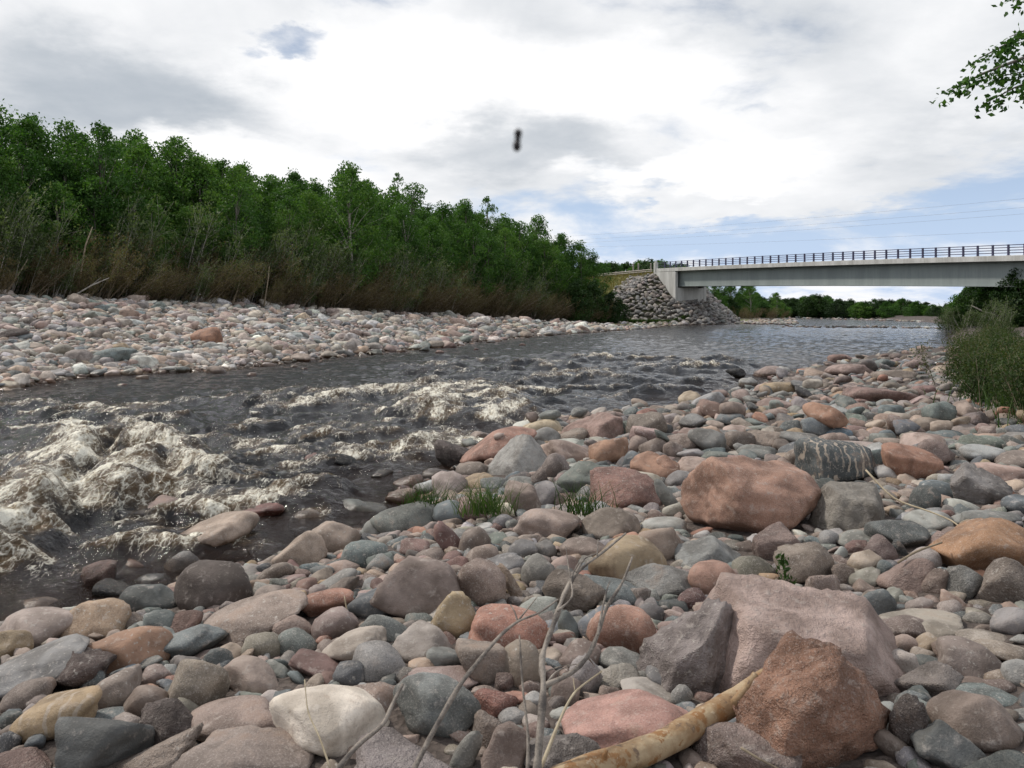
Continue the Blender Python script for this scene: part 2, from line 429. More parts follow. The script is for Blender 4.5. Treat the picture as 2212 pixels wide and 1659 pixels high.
aer = sstep(t, mth(t, 'ADD', fa, mth(t, 'MULTIPLY', mth(t, 'SUBTRACT', f1, 0.5), 0.8)), 0.42, 1.05)
watc = mixc(t, aer, watc, (0.088, 0.054, 0.023))
foamc = mixc(t, sstep(t, mth(t, 'ADD', mth(t, 'MULTIPLY', f2, 0.45), mth(t, 'MULTIPLY', f1, 0.55)), 0.34, 0.53), (0.46, 0.34, 0.16), (0.86, 0.82, 0.70))
L(t, mixc(t, fmask, watc, foamc), b.inputs['Base Color'])
rg = N(t, 'ShaderNodeMapRange'); L(t, fmask, rg.inputs[0]); rg.inputs[3].default_value = 0.07; rg.inputs[4].default_value = 0.65; L(t, rg.outputs[0], b.inputs['Roughness']); b.inputs['Subsurface Weight'].default_value = 0.0
b.inputs['IOR'].default_value = 1.33; b.inputs['Specular IOR Level'].default_value = 0.5
al = mth(t, 'SUBTRACT', 1.0, mth(t, 'POWER', 2.718, mth(t, 'MULTIPLY', da, -9.0)))
al = mth(t, 'MAXIMUM', mth(t, 'MAXIMUM', al, fmask), 0.55)
L(t, al, b.inputs['Alpha'])
mp2 = N(t, 'ShaderNodeMapping'); mp2.inputs['Rotation'].default_value = (0, 0, R(-26)); mp2.inputs['Scale'].default_value = (0.75, 1.3, 1.0); L(t, P, mp2.inputs[0])
r1 = noise(t, mp2.outputs[0], 3.0, 5, 0.6, 0.4); r2 = noise(t, mp2.outputs[0], 16, 4, 0.6, 0.2)
bump(t, b, addall2 := mth(t, 'ADD', mth(t, 'ADD', mth(t, 'MULTIPLY', r1, 1.0), mth(t, 'MULTIPLY', r2, 0.45)), mth(t, 'MULTIPLY', mth(t, 'MULTIPLY', f2, fmask), 0.12)), 0.75, 0.10)
M['water'] = m
wo_ = obj('river', mesh('river', np.stack([WXg, WYg, wz], -1).reshape(-1, 3), gridfaces(len(wu), len(wy)), True,
    {'foam': ('FLOAT', fo.ravel()), 'depth': ('FLOAT', depth.ravel())}), M['water'])
tag(wo_, kind='structure')
# spray thrown up from the crests
idx = np.where((fo.ravel() > 0.62) & (WYg.ravel() < 24) & (ridge.ravel() > 0.10))[0]
if len(idx):
    pick = rng.choice(idx, min(1300, len(idx)), replace=False)
    base = np.array([(1, 0, 0), (-1, 0, 0), (0, 1, 0), (0, -1, 0), (0, 0, 1), (0, 0, -1)], float)
    of = np.array([(0, 2, 4), (2, 1, 4), (1, 3, 4), (3, 0, 4), (2, 0, 5), (1, 2, 5), (3, 1, 5), (0, 3, 5)])
    pos = np.stack([WXg.ravel()[pick], WYg.ravel()[pick], wz.ravel()[pick]], 1)
    up = rng.exponential(0.055, len(pick)) * np.clip(ridge.ravel()[pick] * 4, .3, 1.3)
    pos += rng.normal(0, 0.05, pos.shape); pos[:, 2] += np.abs(up) + 0.004
    rad = rng.uniform(0.003, 0.007, len(pick)) * np.clip(pos[:, 1] / 10, 0.8, 1.8)
    V = (pos[:, None, :] + base[None] * rad[:, None, None] * rng.uniform(.6, 1.4, (len(pick), 6, 1))).reshape(-1, 3)
    Fc = (of[None] + 6 * np.arange(len(pick))[:, None, None]).reshape(-1, 3)
    m, t, b = newmat('spray'); b.inputs['Base Color'].default_value = (0.85, 0.82, 0.74, 1); b.inputs['Roughness'].default_value = 0.3
    sp = obj('water_spray', mesh('water_spray', V, Fc), m)
    tag(sp, 'fine drops of spray over the breaking waves of the rapids', 'spray', kind='stuff')

# ------------------------------------------------------------------ stones
def rockmat(name, src, jag=False, bands=False):
    m, t, b = newmat(name)
    g = N(t, 'ShaderNodeNewGeometry'); P = g.outputs['Position']
    if src == 'object':
        oi = N(t, 'ShaderNodeObjectInfo'); colr = oi.outputs['Color']; rnd = oi.outputs['Random']
    else:
        a = attr(t, 'stone'); colr = a.outputs['Color']; rnd = a.outputs['Alpha']
    off = N(t, 'ShaderNodeCombineXYZ')
    for i, k in enumerate((37.0, 91.0, 53.0)): L(t, mth(t, 'MULTIPLY', rnd, k), off.inputs[i])
    Q = vmt(t, 'ADD', P, off.outputs[0]).outputs[0]
    big = noise(t, Q, 5.0, 3, 0.6, 0.4); mid = noise(t, Q, 19, 4, 0.68); spk = noise(t, Q, 150, 2, 0.75)
    mn_ = N(t, 'ShaderNodeTexNoise'); L(t, Q, mn_.inputs['Vector']); mn_.inputs['Scale'].default_value = 7.0; mid_c = mn_.outputs['Color']
    c = mixc(t, sstep(t, big, 0.34, 0.68), mixc(t, 1.0, colr, (0.60, 0.575, 0.55), 'MULTIPLY'), mixc(t, 1.0, colr, (1.20, 1.19, 1.18), 'MULTIPLY'))
    c = mixc(t, sstep(t, mid, 0.54, 0.70, 0.0, 0.7), c, mixc(t, 0.55, colr, (0.50, 0.44, 0.39)))
    c = mixc(t, sstep(t, mid, 0.40, 0.28, 0.0, 0.55), c, mixc(t, 1.0, colr, (0.52, 0.45, 0.40), 'MULTIPLY'))
    grain = mth(t, 'MULTIPLY', sstep(t, mth(t, 'FRACT', mth(t, 'MULTIPLY', rnd, 7.77)), 0.2, 0.8), 0.34)
    c = mixc(t, mth(t, 'MULTIPLY', grain, sstep(t, spk, 0.56, 0.66)), c, (0.60, 0.54, 0.50))
    c = mixc(t, mth(t, 'MULTIPLY', mth(t, 'ADD', grain, 0.10), sstep(t, spk, 0.44, 0.34)), c, (0.07, 0.06, 0.055))
    # stains: rusty on some stones, pale lichen dust on others
    rust = mth(t, 'MULTIPLY', sstep(t, mth(t, 'ADD', mth(t, 'MULTIPLY', big, 0.6), mth(t, 'MULTIPLY', mid, 0.4)), 0.52, 0.66), sstep(t, mth(t, 'FRACT', mth(t, 'MULTIPLY', rnd, 13.1)), 0.45, 0.9, 0, 0.6))
    c = mixc(t, rust, c, mixc(t, 0.45, colr, (0.26, 0.13, 0.055)))
    dust = mth(t, 'MULTIPLY', sstep(t, noise(t, Q, 42, 3, 0.7), 0.58, 0.70), sstep(t, mth(t, 'FRACT', mth(t, 'MULTIPLY', rnd, 5.3)), 0.3, 0.9, 0.10, 0.7))
    c = mixc(t, dust, c, (0.50, 0.46, 0.41))
    if bands:
        tcn = N(t, 'ShaderNodeTexCoord')
        w2 = N(t, 'ShaderNodeTexWave', wave_type='BANDS', bands_direction='X'); L(t, tcn.outputs['Object'], w2.inputs['Vector'])
        w2.inputs['Scale'].default_value = bands; w2.inputs['Distortion'].default_value = 5.5; w2.inputs['Detail'].default_value = 2.0; w2.inputs['Detail Scale'].default_value = 1.6
        bm = mth(t, 'MULTIPLY', sstep(t, w2.outputs['Fac'], 0.72, 0.86, 0, 0.8), sstep(t, noise(t, tcn.outputs['Object'], 9, 3), 0.42, 0.56))
        c = mixc(t, bm, c, (0.46, 0.38, 0.30))
    # water-soaked skirt on stones standing in the river
    sp = N(t, 'ShaderNodeSeparateXYZ'); L(t, P, sp.inputs[0])
    wet = sstep(t, mth(t, 'ADD', sp.outputs[2], mth(t, 'MULTIPLY', mth(t, 'SUBTRACT', big, 0.5), 0.10)), 0.06, 0.15, 1.0, 0.0)
    c = mixc(t, wet, c, mixc(t, 1.0, c, (0.34, 0.27, 0.22), 'MULTIPLY'))
    L(t, c, b.inputs['Base Color'])
    rgh = N(t, 'ShaderNodeMapRange'); L(t, wet, rgh.inputs[0]); rgh.inputs[3].default_value = 0.72; rgh.inputs[4].default_value = 0.18
    L(t, mth(t, 'ADD', rgh.outputs[0], mth(t, 'MULTIPLY', mth(t, 'SUBTRACT', mid, 0.5), 0.3)), b.inputs['Roughness'])
    b.inputs['Specular IOR Level'].default_value = 0.4
    hb = mth(t, 'ADD', mth(t, 'MULTIPLY', mid, 1.6 if jag else 0.9), mth(t, 'MULTIPLY', spk, 0.45 if jag else 0.28))
    bump(t, b, hb, 0.9 if jag else 0.6, 0.026 if jag else 0.016)
    return m
M['rock'] = rockmat('river_stone', 'object')
M['rockj'] = rockmat('broken_stone', 'object', jag=True)
M['rock_band'] = rockmat('banded_stone', 'object', bands=5.0)
M['rock_stripe'] = rockmat('faintly_striped_stone', 'object', bands=6.0)
M['rocks'] = rockmat('stone_mass', 'attr')
COL = dict(pink=(.38, .265, .21), pinkbrown=(.295, .208, .162), tan=(.42, .285, .195), ochre=(.37, .25, .135), orange=(.40, .19, .115), rust=(.33, .16, .07),
           redbrown=(.24, .125, .098), red=(.36, .14, .11), brown=(.245, .18, .14), darkbrown=(.105, .072, .060), grey=(.235, .228, .212), lightgrey=(.36, .355, .335),
           bluegrey=(.150, .182, .187), darkgrey=(.098, .105, .102), greengrey=(.175, .20, .175), beige=(.37, .31, .25), cream=(.80, .69, .53), purple=(.24, .20, .18), white=(.60, .56, .50), black=(.03, .03, .032))
for k_, v_ in list(COL.items()):
    g_ = 0.35 * v_[0] + 0.45 * v_[1] + 0.2 * v_[2]; q_ = 0.24 if k_ in ('cream', 'orange', 'rust', 'red', 'ochre') else 0.32
    COL[k_] = tuple(c * (1 - q_) + g_ * q_ for c in v_)
CW = dict(pink='pink', pinkbrown='pinkish brown', tan='tan', ochre='ochre', orange='orange', rust='rusty', redbrown='reddish brown', red='red', brown='brown', darkbrown='dark brown', grey='grey',
          lightgrey='pale grey', bluegrey='blue-grey', darkgrey='dark grey', greengrey='greenish grey', beige='beige', cream='cream', purple='purplish', white='white', black='black')
_ico = {}
def ico(sub):
    if sub not in _ico:
        bm = bmesh.new(); bmesh.ops.create_icosphere(bm, subdivisions=sub, radius=1.0)
        _ico[sub] = (np.array([v.co[:] for v in bm.verts]), np.array([[v.index for v in f.verts] for f in bm.faces])); bm.free()
    return _ico[sub]
def rock_shape(seed, kind, sub, planes=None):
    """unit rock: bounding box -1..1"""
    r_ = np.random.default_rng(seed); D, Fc = ico(sub)
    if kind in ('r', 'b'):
        p = r_.uniform(2.1, 2.6) if kind == 'r' else r_.uniform(2.8, 4.2)
        Q = D @ np.linalg.qr(r_.normal(size=(3, 3)))[0] if kind == 'r' else D
        rad = (np.abs(Q) ** p).sum(1) ** (-1 / p)
        ncut, dlo, k = (9, .64, 26) if kind == 'r' else (11, .60, 38)
    else:
        rad = np.full(len(D), 1.35); ncut, dlo, k = (11, .56, 60) if kind == 'a' else (13, .52, 60)
    inv = [1 / rad]
    for _ in range(ncut):
        n = r_.normal(size=3); n /= np.linalg.norm(n); d = r_.uniform(dlo, 1.02)
        inv.append(np.maximum(D @ n, 1e-3) / d)
    if planes is not None:
        inv = []; k = 70
        for nx_, ny_, nz_, d in planes:
            n = np.array([nx_, ny_, nz_]); n = n / np.linalg.norm(n); inv.append(np.maximum(D @ n, 1e-3) / d)
    inv = np.array(inv); mx = inv.max(0)
    rad = 1 / (mx + np.log(np.exp((inv - mx) * k).sum(0)) / k)
    V = D * rad[:, None]; o = r_.uniform(0, 200, 3)
    a1, a2 = dict(r=(.16, .05), b=(.17, .075), a=(.11, .07), j=(.14, .13))[kind]
    nz = a1 * pn3(V * 1.4 + o) + a2 * pn3(V * 3.6 + o + 9)
    if sub >= 4: nz = nz + (.05 if kind == 'j' else .018) * pn3(V * 9 + o + 31)
    if kind in 'aj': nz = nz - (.10 if kind == 'j' else .035) * np.abs(pn3(V * 3.4 + o + 57))
    if sub >= 5: nz = nz + (.05 if kind == 'j' else .028) * (pn3(V * 7 + o) - .6 * np.abs(pn3(V * 15 + o + 5))) + (.014 if kind == 'j' else .008) * pn3(V * 32 + o)
    V = V * (1 + nz[:, None])
    lo, hi = V.min(0), V.max(0)
    return (V - (lo + hi) / 2) / ((hi - lo) / 2), Fc

ground_extra = []
stones = []      # dict per individual stone
def hero(reg, bb, kind, colr, tilt=0, label=None, short=None, ground=None, mat=None, yaw=None, depth_k=0.8, sub=None, name=None, sink=0.55, shape=None, planes=None):
    k, ox, oy = dict(A=(.4, 0, 1106), B=(.4, 796, 1106), C=(.36, 1416, 1106), D=(.36, 1416, 725.5), E=(.48, 619.4, 690), G=(.36, 0, 619.4), H=(.36, 0, 221.2), I=(.36, 619.4, 336.2), P=(1, 0, 0))[reg]
    x0, y0, x1, y1 = [v * k + (ox if i % 2 == 0 else oy) for i, v in enumerate(bb)]
    cx, cy, wp, hp = (x0 + x1) / 2, (y0 + y1) / 2, x1 - x0, y1 - y0
    Ys = np.geomspace(1.6, 110, 500); Xs = (cx - CX) / F * Ys; Zs = EYE + (HZ - cy) / F * Ys
    gz = np.full(len(Ys), ground) if ground is not None else np.maximum(zg(Xs, Ys), -0.10)
    half = hp / 2 / F * Ys
    hit = np.where(Zs - (gz + half * 0.5) <= 0)[0]
    i = hit[0] if len(hit) else len(Ys) - 1
    Y = Ys[i]; X = Xs[i]; Z = Zs[i]
    sc = Y / F * (1.06 if wp > 165 else 1.17 if Y < 9 else 1.12); a = wp / 2 * sc; ce = hp / 2 * sc
    E = math.atan2(EYE - Z, Y)
    if tilt:
        c2 = max(.35, math.cos(2 * R(tilt))); s2, d2 = a * a + ce * ce, (a * a - ce * ce) / c2
        aa = math.sqrt(max((s2 + d2) / 2, 1e-4)); cc = math.sqrt(max((s2 - d2) / 2, (0.4 * aa) ** 2)); a, ce = aa, cc
    bdep = min(a * depth_k, 1.25 * ce / max(math.sin(E), 0.05)) if depth_k <= 1 else a * depth_k
    c2 = (ce ** 2 - (bdep * math.sin(E)) ** 2) / math.cos(E) ** 2
    c_ = math.sqrt(c2) if c2 > (0.42 * ce) ** 2 else 0.0
    if c_ == 0.0:
        c_ = 0.55 * ce; bdep = math.sqrt(max(ce ** 2 - (c_ * math.cos(E)) ** 2, (0.3 * ce) ** 2)) / max(math.sin(E), 0.06)
        bdep = min(bdep, a * 1.3)
    seed = int(cx * 7 + cy * 13 + wp)
    big = wp > 95
    V, Fc = rock_shape(seed, kind, sub or (4 if big else 3), planes)
    if shape is not None: V = shape(V)
    V = V * np.array([a, bdep, c_])
    rot = Matrix.Rotation(R(-tilt), 3, 'Y')
    V = V @ np.array(rot).T
    me = mesh('stone', V, Fc)
    o = obj(name or ('boulder' if wp > 130 or Y > 18 and wp > 22 else 'stone'), me, mat or (M['rockj'] if kind in 'aj' else M['rock']), None, (X, Y, Z))
    jr = random.Random(seed); cl = COL[colr] if isinstance(colr, str) else colr
    v = jr.uniform(.90, 1.12); o.color = (*[min(.8, q * v * jr.uniform(.96, 1.04)) for q in cl], 1)
    stones.append(dict(o=o, px=cx, py=cy, w=wp, h=hp, kind=kind, col=colr, label=label, short=short, c=(X, Y, Z), r=(a, bdep, c_), far=Y > 17 and cx < 1500 and cy < 860, water=ground is not None))
    return o
def slab_top(V):       # flat sheared top, undercut front
    V = V.copy(); V[:, 2] = np.clip(V[:, 2] * 1.5, -1, 0.78) ; V[:, 0] += 0.25 * (V[:, 2] < 0) * V[:, 2]; return V
def peak(V):
    V = V.copy(); f = (V[:, 2] + 1) / 2; V[:, :2] *= (1.0 - 0.72 * f ** 1.3)[:, None]; V[:, 0] -= 0.18 * f; return V
def overhang(V):
    V = V.copy(); f = np.clip((-V[:, 1]), 0, 1); V[:, 1] += 0.28 * np.clip(-V[:, 2], 0, 1) * f; return V
h = hero
# --- left foreground (photo order)
h('A', (840, 40, 1355, 300), 'r', 'tan', 26, 'long tan boulder tilting up at the edge of the rapids', 'long tan boulder')
h('A', (965, 285, 1345, 560), 'r', 'darkbrown', 0, 'smooth dark brown boulder in front of the long tan boulder', 'smooth dark brown boulder')
h('A', (895, 222, 1090, 420), 'r', 'grey', 0); h('A', (1150, 190, 1340, 300), 'r', 'grey', 12)
h('A', (615, 255, 825, 400), 'r', 'pink', 8); h('A', (420, 285, 630, 450), 'a', 'redbrown', 20, 'wet red-brown pointed rock at the left water edge', 'wet red-brown rock', ground=-0.05)
h('A', (510, 375, 710, 520), 'a', 'darkgrey', 0); h('A', (670, 405, 955, 570), 'r', 'darkgrey', 0); h('A', (720, 335, 900, 450), 'r', 'darkgrey', 15)
h('A', (375, 505, 660, 710), 'b', 'ochre', 0, 'blocky beige boulder with pitted face near left water edge', 'pitted beige block')
h('A', (20, 530, 395, 760), 'r', 'beige', 8); h('A', (0, 475, 290, 620), 'r', 'beige', 8); h('A', (-90, 645, 150, 815), 'r', 'ochre', 0)
h('A', (475, 635, 880, 870), 'r', (.36, .225, .155), 5, 'large smooth orange-pink boulder at left, pale patch on top', 'smooth orange-pink boulder')
h('A', (-120, 700, 490, 980), 'b', 'grey', 18, 'long grey slab running off the left edge of the picture', 'long grey slab')
h('A', (865, 625, 1170, 815), 'b', 'bluegrey', 22); h('A', (1080, 460, 1640, 690), 'r', 'pinkbrown', 16, 'long pinkish boulder with whitened end below the dark brown boulder', 'long pinkish boulder')
h('A', (775, 545, 940, 680), 'b', 'bluegrey', 10); h('A', (915, 545, 1080, 680), 'a', 'redbrown', 25); h('A', (635, 550, 770, 650), 'r', 'brown')
h('A', (1495, 555, 1700, 690), 'a', 'tan', -15); h('A', (1695, 535, 1915, 695), 'r', 'pinkbrown', 8); h('A', (1620, 420, 1890, 575), 'b', 'orange', 0); h('A', (1735, 350, 1940, 480), 'a', 'pinkbrown', 25)
h('A', (1895, 440, 2110, 590), 'b', 'bluegrey', 12); h('A', (1965, 570, 2190, 725), 'r', 'greengrey', -15); h('A', (1760, 640, 2050, 825), 'r', 'beige', 22); h('A', (1905, 720, 2170, 915), 'r', 'grey', 5)
h('A', (1590, 775, 1840, 895), 'b', 'redbrown', -15); h('A', (1815, 825, 1965, 945), 'b', 'darkgrey', 0); h('A', (1505, 640, 1700, 785), 'r', 'greengrey', 0); h('A', (1325, 665, 1510, 815), 'r', 'beige', 0)
h('A', (1105, 750, 1255, 890), 'b', 'darkgrey', 0); h('A', (1205, 810, 1505, 1000), 'r', 'pinkbrown', -8); h('A', (930, 825, 1190, 1110), 'r', 'brown', -20); h('A', (690, 945, 890, 1105), 'r', 'brown', -12)
h('A', (450, 875, 735, 1065), 'b', 'brown', 18); h('A', (740, 845, 900, 955), 'b', 'pinkbrown', 10); h('A', (425, 860, 560, 970), 'r', 'bluegrey', 15)
h('A', (260, 780, 560, 1000), 'j', 'darkbrown', 0, 'jagged dark rusty rock lying on the long grey slab', 'jagged dark rusty rock')
h('A', (115, 965, 520, 1225), 'r', 'ochre', 20, 'ochre boulder with dark stripes at lower left', 'striped ochre boulder', mat=M['rock_stripe'])
h('A', (20, 905, 255, 1095), 'r', 'brown', 32); h('A', (285, 1085, 775, 1400), 'b', 'darkgrey', -8, 'big dark grey boulder in the lower left corner', 'big dark grey boulder')
h('A', (740, 1055, 1040, 1290), 'j', 'darkbrown', -20); h('A', (620, 1195, 1045, 1440), 'a', 'pinkbrown', 20); h('A', (925, 1005, 1070, 1145), 'r', 'beige', 20)
h('A', (1035, 1010, 1540, 1230), 'r', 'pinkbrown', 0, 'wide pinkish brown boulder left of the cream boulder', 'wide pinkish brown boulder')
h('A', (1010, 1175, 1665, 1480), 'b', 'pinkbrown', -8, 'big rough brown boulder cut by the bottom edge of the picture', 'rough brown boulder')
h('A', (1475, 925, 2085, 1290), 'r', 'cream', -14, 'large smooth cream boulder in the foreground', 'cream boulder')
h('A', (1565, 1130, 1715, 1305), 'a', 'bluegrey', 0, 'small blue-grey stone leaning on the cream boulder', None); h('A', (1905, 935, 2150, 1095), 'b', 'pinkbrown', -20)
h('A', (1490, 138, 1740, 335), 'b', 'tan', 12, 'tan block right of the long tan boulder', 'tan block'); h('A', (1575, 0, 1740, 138), 'r', 'brown', 10); h('A', (1680, 60, 1925, 250), 'r', 'pink', 0); h('A', (1375, 165, 1550, 270), 'r', 'lightgrey', 0)
h('A', (1390, 280, 1575, 410), 'b', 'brown', 15); h('A', (1870, 165, 2085, 310), 'b', 'bluegrey', -12); h('A', (1985, 235, 2115, 340), 'r', 'greengrey', 15); h('A', (1380, 405, 1540, 515), 'r', 'pinkbrown'); h('A', (1735, 315, 1920, 430), 'r', 'grey', 25)
h('A', (1965, 40, 2095, 138), 'r', 'lightgrey'); h('A', (1780, 265, 1930, 345), 'r', 'pink'); h('A', (600, 830, 740, 900), 'r', 'bluegrey', 15); h('A', (0, 1200, 105, 1330), 'r', 'darkgrey'); h('A', (-40, 1290, 300, 1440), 'a', 'redbrown', 0)
h('A', (150, 1210, 240, 1290), 'r', 'bluegrey'); h('A', (705, 780, 870, 860), 'r', 'grey', 20); h('A', (820, 805, 910, 860), 'r', 'greengrey'); h('A', (1020, 755, 1145, 830), 'a', 'pinkbrown', 30); h('A', (1165, 720, 1310, 830), 'r', 'tan', -10)
h('A', (880, 670, 1010, 740), 'r', 'beige', 12); h('A', (0, 1090, 115, 1180), 'r', 'darkgrey'); h('A', (130, 990, 250, 1080), 'r', 'brown'); h('A', (520, 1060, 700, 1130), 'r', 'bluegrey', 0); h('A', (600, 1090, 745, 1170), 'r', 'beige', -10)
# --- centre foreground
h('B', (40, 260, 480, 615), 'b', 'brown', -12, 'big brown boulder with dark shaded underside left of the twigs', 'big brown boulder', shape=overhang)
h('B', (130, 900, 585, 1225), 'b', 'greengrey', -10, 'dark green-grey boulder beside the cream boulder', 'dark green-grey boulder')
h('B', (-60, 1205, 465, 1450), 'j', 'purple', 0, 'dark purplish slab at the bottom edge below the green-grey boulder', 'dark purplish slab')
h('B', (480, 100, 645, 250), 'b', 'brown', 25); h('B', (365, 70, 505, 248), 'b', 'redbrown', 35); h('B', (525, 190, 690, 315), 'r', 'pinkbrown', 22); h('B', (180, 155, 320, 252), 'b', 'redbrown')
h('B', (470, 290, 725, 565), 'b', 'pinkbrown', -25, 'tall pinkish beige boulder right of the big brown boulder', 'tall pinkish boulder'); h('B', (355, 460, 605, 725), 'b', 'ochre', -10, 'ochre blocky boulder with crack below the big brown boulder', 'ochre blocky boulder')
h('B', (715, 305, 850, 525), 'a', 'tan', 30); h('B', (835, 250, 1005, 450), 'b', 'grey', 0); h('B', (960, 355, 1240, 575), 'a', 'brown', -12); h('B', (750, 160, 915, 272), 'r', 'grey', 10); h('B', (1050, 145, 1305, 265), 'r', 'pinkbrown')
h('B', (990, 245, 1140, 365), 'r', 'pink', -8); h('B', (1175, -5, 1445, 170), 'r', 'brown', 0, 'round brown boulder left of the great pink boulder', 'round brown boulder'); h('B', (1215, 150, 1580, 390), 'r', 'ochre', 0, 'shiny ochre and grey boulder behind the tall twig', 'shiny ochre boulder')
h('B', (1415, 300, 1775, 475), 'a', 'grey', -3, 'flat-topped grey block below the pale pointed rock', 'flat-topped grey block'); h('B', (1745, 285, 1970, 485), 'b', (.33, .19, .155), 0, 'round pinkish red boulder right of the flat-topped grey block', 'round pinkish red boulder')
h('B', (1690, 130, 2030, 305), 'a', 'lightgrey', -10, 'pale grey pointed rock like a small pyramid', 'pale pointed rock', planes=[(-.75, -.35, .8, .42), (.62, -.3, .9, .48), (0, .9, .7, .5), (0, 0, -1, .45), (-1, 0, -.2, 1.0), (1, 0, -.2, 1.15), (.1, -1, .25, .5)]); h('B', (1165, 345, 1460, 515), 'b', 'bluegrey', -18)
h('B', (1205, 530, 1515, 795), 'b', 'orange', -8, 'rounded orange-brown boulder behind the twig fork', 'orange-brown boulder'); h('B', (1150, 508, 1480, 715), 'r', 'bluegrey', 0, 'blue-grey stone with white stripes behind the orange-brown boulder', None, mat=M['rock_stripe'])
h('B', (575, 550, 925, 800), 'b', (.38, .21, .15), -12, 'orange-pink cracked boulder left of the twigs', 'orange-pink cracked boulder'); h('B', (500, 710, 745, 955), 'b', 'brown', 10); h('B', (180, 615, 450, 825), 'b', 'beige', -28); h('B', (325, 735, 500, 845), 'r', 'grey', -8)
h('B', (735, 725, 935, 980), 'r', 'brown', 0); h('B', (1040, 705, 1245, 865), 'r', 'pinkbrown', 0); h('B', (1070, 800, 1250, 1025), 'b', 'grey', -25); h('B', (1265, 755, 1480, 905), 'b', 'grey', -22); h('B', (1230, 840, 1450, 995), 'a', 'beige', 0)
h('B', (1505, 845, 1705, 960), 'r', 'grey', -12); h('B', (1440, 865, 1520, 945), 'r', 'grey'); h('B', (1065, 975, 1735, 1320), 'r', (.42, .25, .205), 10, 'large pink granite boulder behind the peeled log', 'pink granite boulder')
h('B', (1515, 490, 1990, 1075), 'j', (.29, .25, .225), -26, 'jagged grey-purple rock leaning against the big flat slab', 'leaning jagged rock', sub=5, planes=[(-.75, -.2, .65, .55), (.5, -.75, .55, .5), (.95, .1, .2, .7), (-.9, -.4, -.2, .75), (0, 1, .1, .6), (0, 0, -1, .9), (-.1, -1, 0, .55), (.1, -.1, 1, 1.0)])
h('B', (580, 975, 795, 1115), 'a', 'red', 0, 'small angular red stone right of the dark green-grey boulder', 'small red stone'); h('B', (565, 940, 690, 1035), 'a', 'pink', -25); h('B', (995, 905, 1145, 1070), 'r', 'brown', 10); h('B', (625, 1175, 870, 1440), 'b', 'brown', 0)
h('B', (450, 1210, 600, 1420), 'r', 'grey', -30); h('B', (565, 1110, 735, 1325), 'a', 'brown', 15); h('B', (240, 835, 595, 965), 'b', 'pink', -8); h('B', (1030, 550, 1142, 710), 'r', 'bluegrey', 0); h('B', (805, 470, 1010, 595), 'b', 'lightgrey', 0)
h('B', (805, -10, 1125, 160), 'r', 'pink', 0, 'wide pinkish stone left of the round brown boulder', None); h('B', (1490, 40, 1705, 130), 'r', 'lightgrey', 0); h('B', (880, 1195, 1230, 1450), 'j', 'purple', -10); h('B', (1450, 95, 1700, 280), 'b', 'pinkbrown', 0)
h('B', (605, 245, 825, 330), 'r', 'grey', 15); h('B', (1265, 255, 1400, 330), 'r', 'bluegrey'); h('B', (680, 880, 800, 985), 'a', 'pinkbrown'); h('B', (170, 885, 300, 990), 'a', 'redbrown'); h('B', (1385, 930, 1680, 1010), 'r', 'beige', -8); h('B', (1640, 950, 1745, 1070), 'r', 'grey')
h('B', (715, 1060, 850, 1150), 'r', 'grey', 15); h('B', (850, 975, 940, 1050), 'r', 'lightgrey'); h('B', (475, 690, 590, 765), 'r', 'grey', 12); h('B', (675, 20, 780, 100), 'r', 'grey'); h('B', (745, 45, 820, 118), 'r', 'grey'); h('B', (900, 160, 1010, 260), 'r', 'grey', -20)
h('B', (1000, 45, 1130, 120), 'r', 'pinkbrown'); h('B', (0, 230, 130, 335), 'b', 'greengrey', 15); h('B', (880, 615, 990, 700), 'r', 'orange', -20); h('B', (1145, 410, 1215, 470), 'r', 'pink'); h('B', (1400, 400, 1515, 520), 'a', 'beige', -25); h('B', (1655, 430, 1810, 540), 'a', 'redbrown', 0); h('B', (1455, 505, 1590, 610), 'r', 'grey')
# --- right foreground
h('C', (240, 490, 1490, 1150), 'a', (.44, .355, .305), -8, 'huge flat-topped pinkish grey slab in the right foreground', 'huge flat slab', depth_k=.62, sub=5, planes=[(.0, -.22, 1, .36), (-.12, -1, .22, .66), (.80, -.38, .70, .56), (-1, -.15, .25, .85), (.1, 1, .2, .8), (0, 0, -1, .7), (1, .1, -.1, 1.0), (.3, -1, -.2, .8), (-.5, -.8, .5, .78)])
h('C', (520, 830, 1335, 1640), 'j', (.29, .165, .105), -25, 'rough rust-brown boulder in front of the huge flat slab', 'rough rust-brown boulder', sub=5)
h('C', (1690, 50, 2260, 420), 'b', 'rust', 0, 'large orange-rust boulder with pale scratches at the right edge', 'orange-rust boulder')
h('C', (585, 85, 885, 295), 'a', 'pinkbrown', 0, 'pinkish block standing below the great pink boulder', 'pinkish block'); h('C', (720, 200, 1065, 455), 'b', 'brown', -10, 'brown cracked boulder above the huge flat slab', 'brown cracked boulder'); h('C', (890, 370, 1095, 575), 'a', 'pink', -25); h('C', (480, 275, 710, 430), 'r', (.16, .15, .12), 0)
h('C', (1310, 60, 1640, 230), 'b', 'darkgrey', -5, 'smooth dark grey stone left of the orange-rust boulder', 'smooth dark grey stone'); h('C', (1110, 115, 1365, 212), 'r', 'grey'); h('C', (1540, 0, 1775, 110), 'r', 'lightgrey', 0); h('C', (1255, 470, 1422, 650), 'b', 'bluegrey', 0); h('C', (1185, 520, 1290, 645), 'r', 'beige')
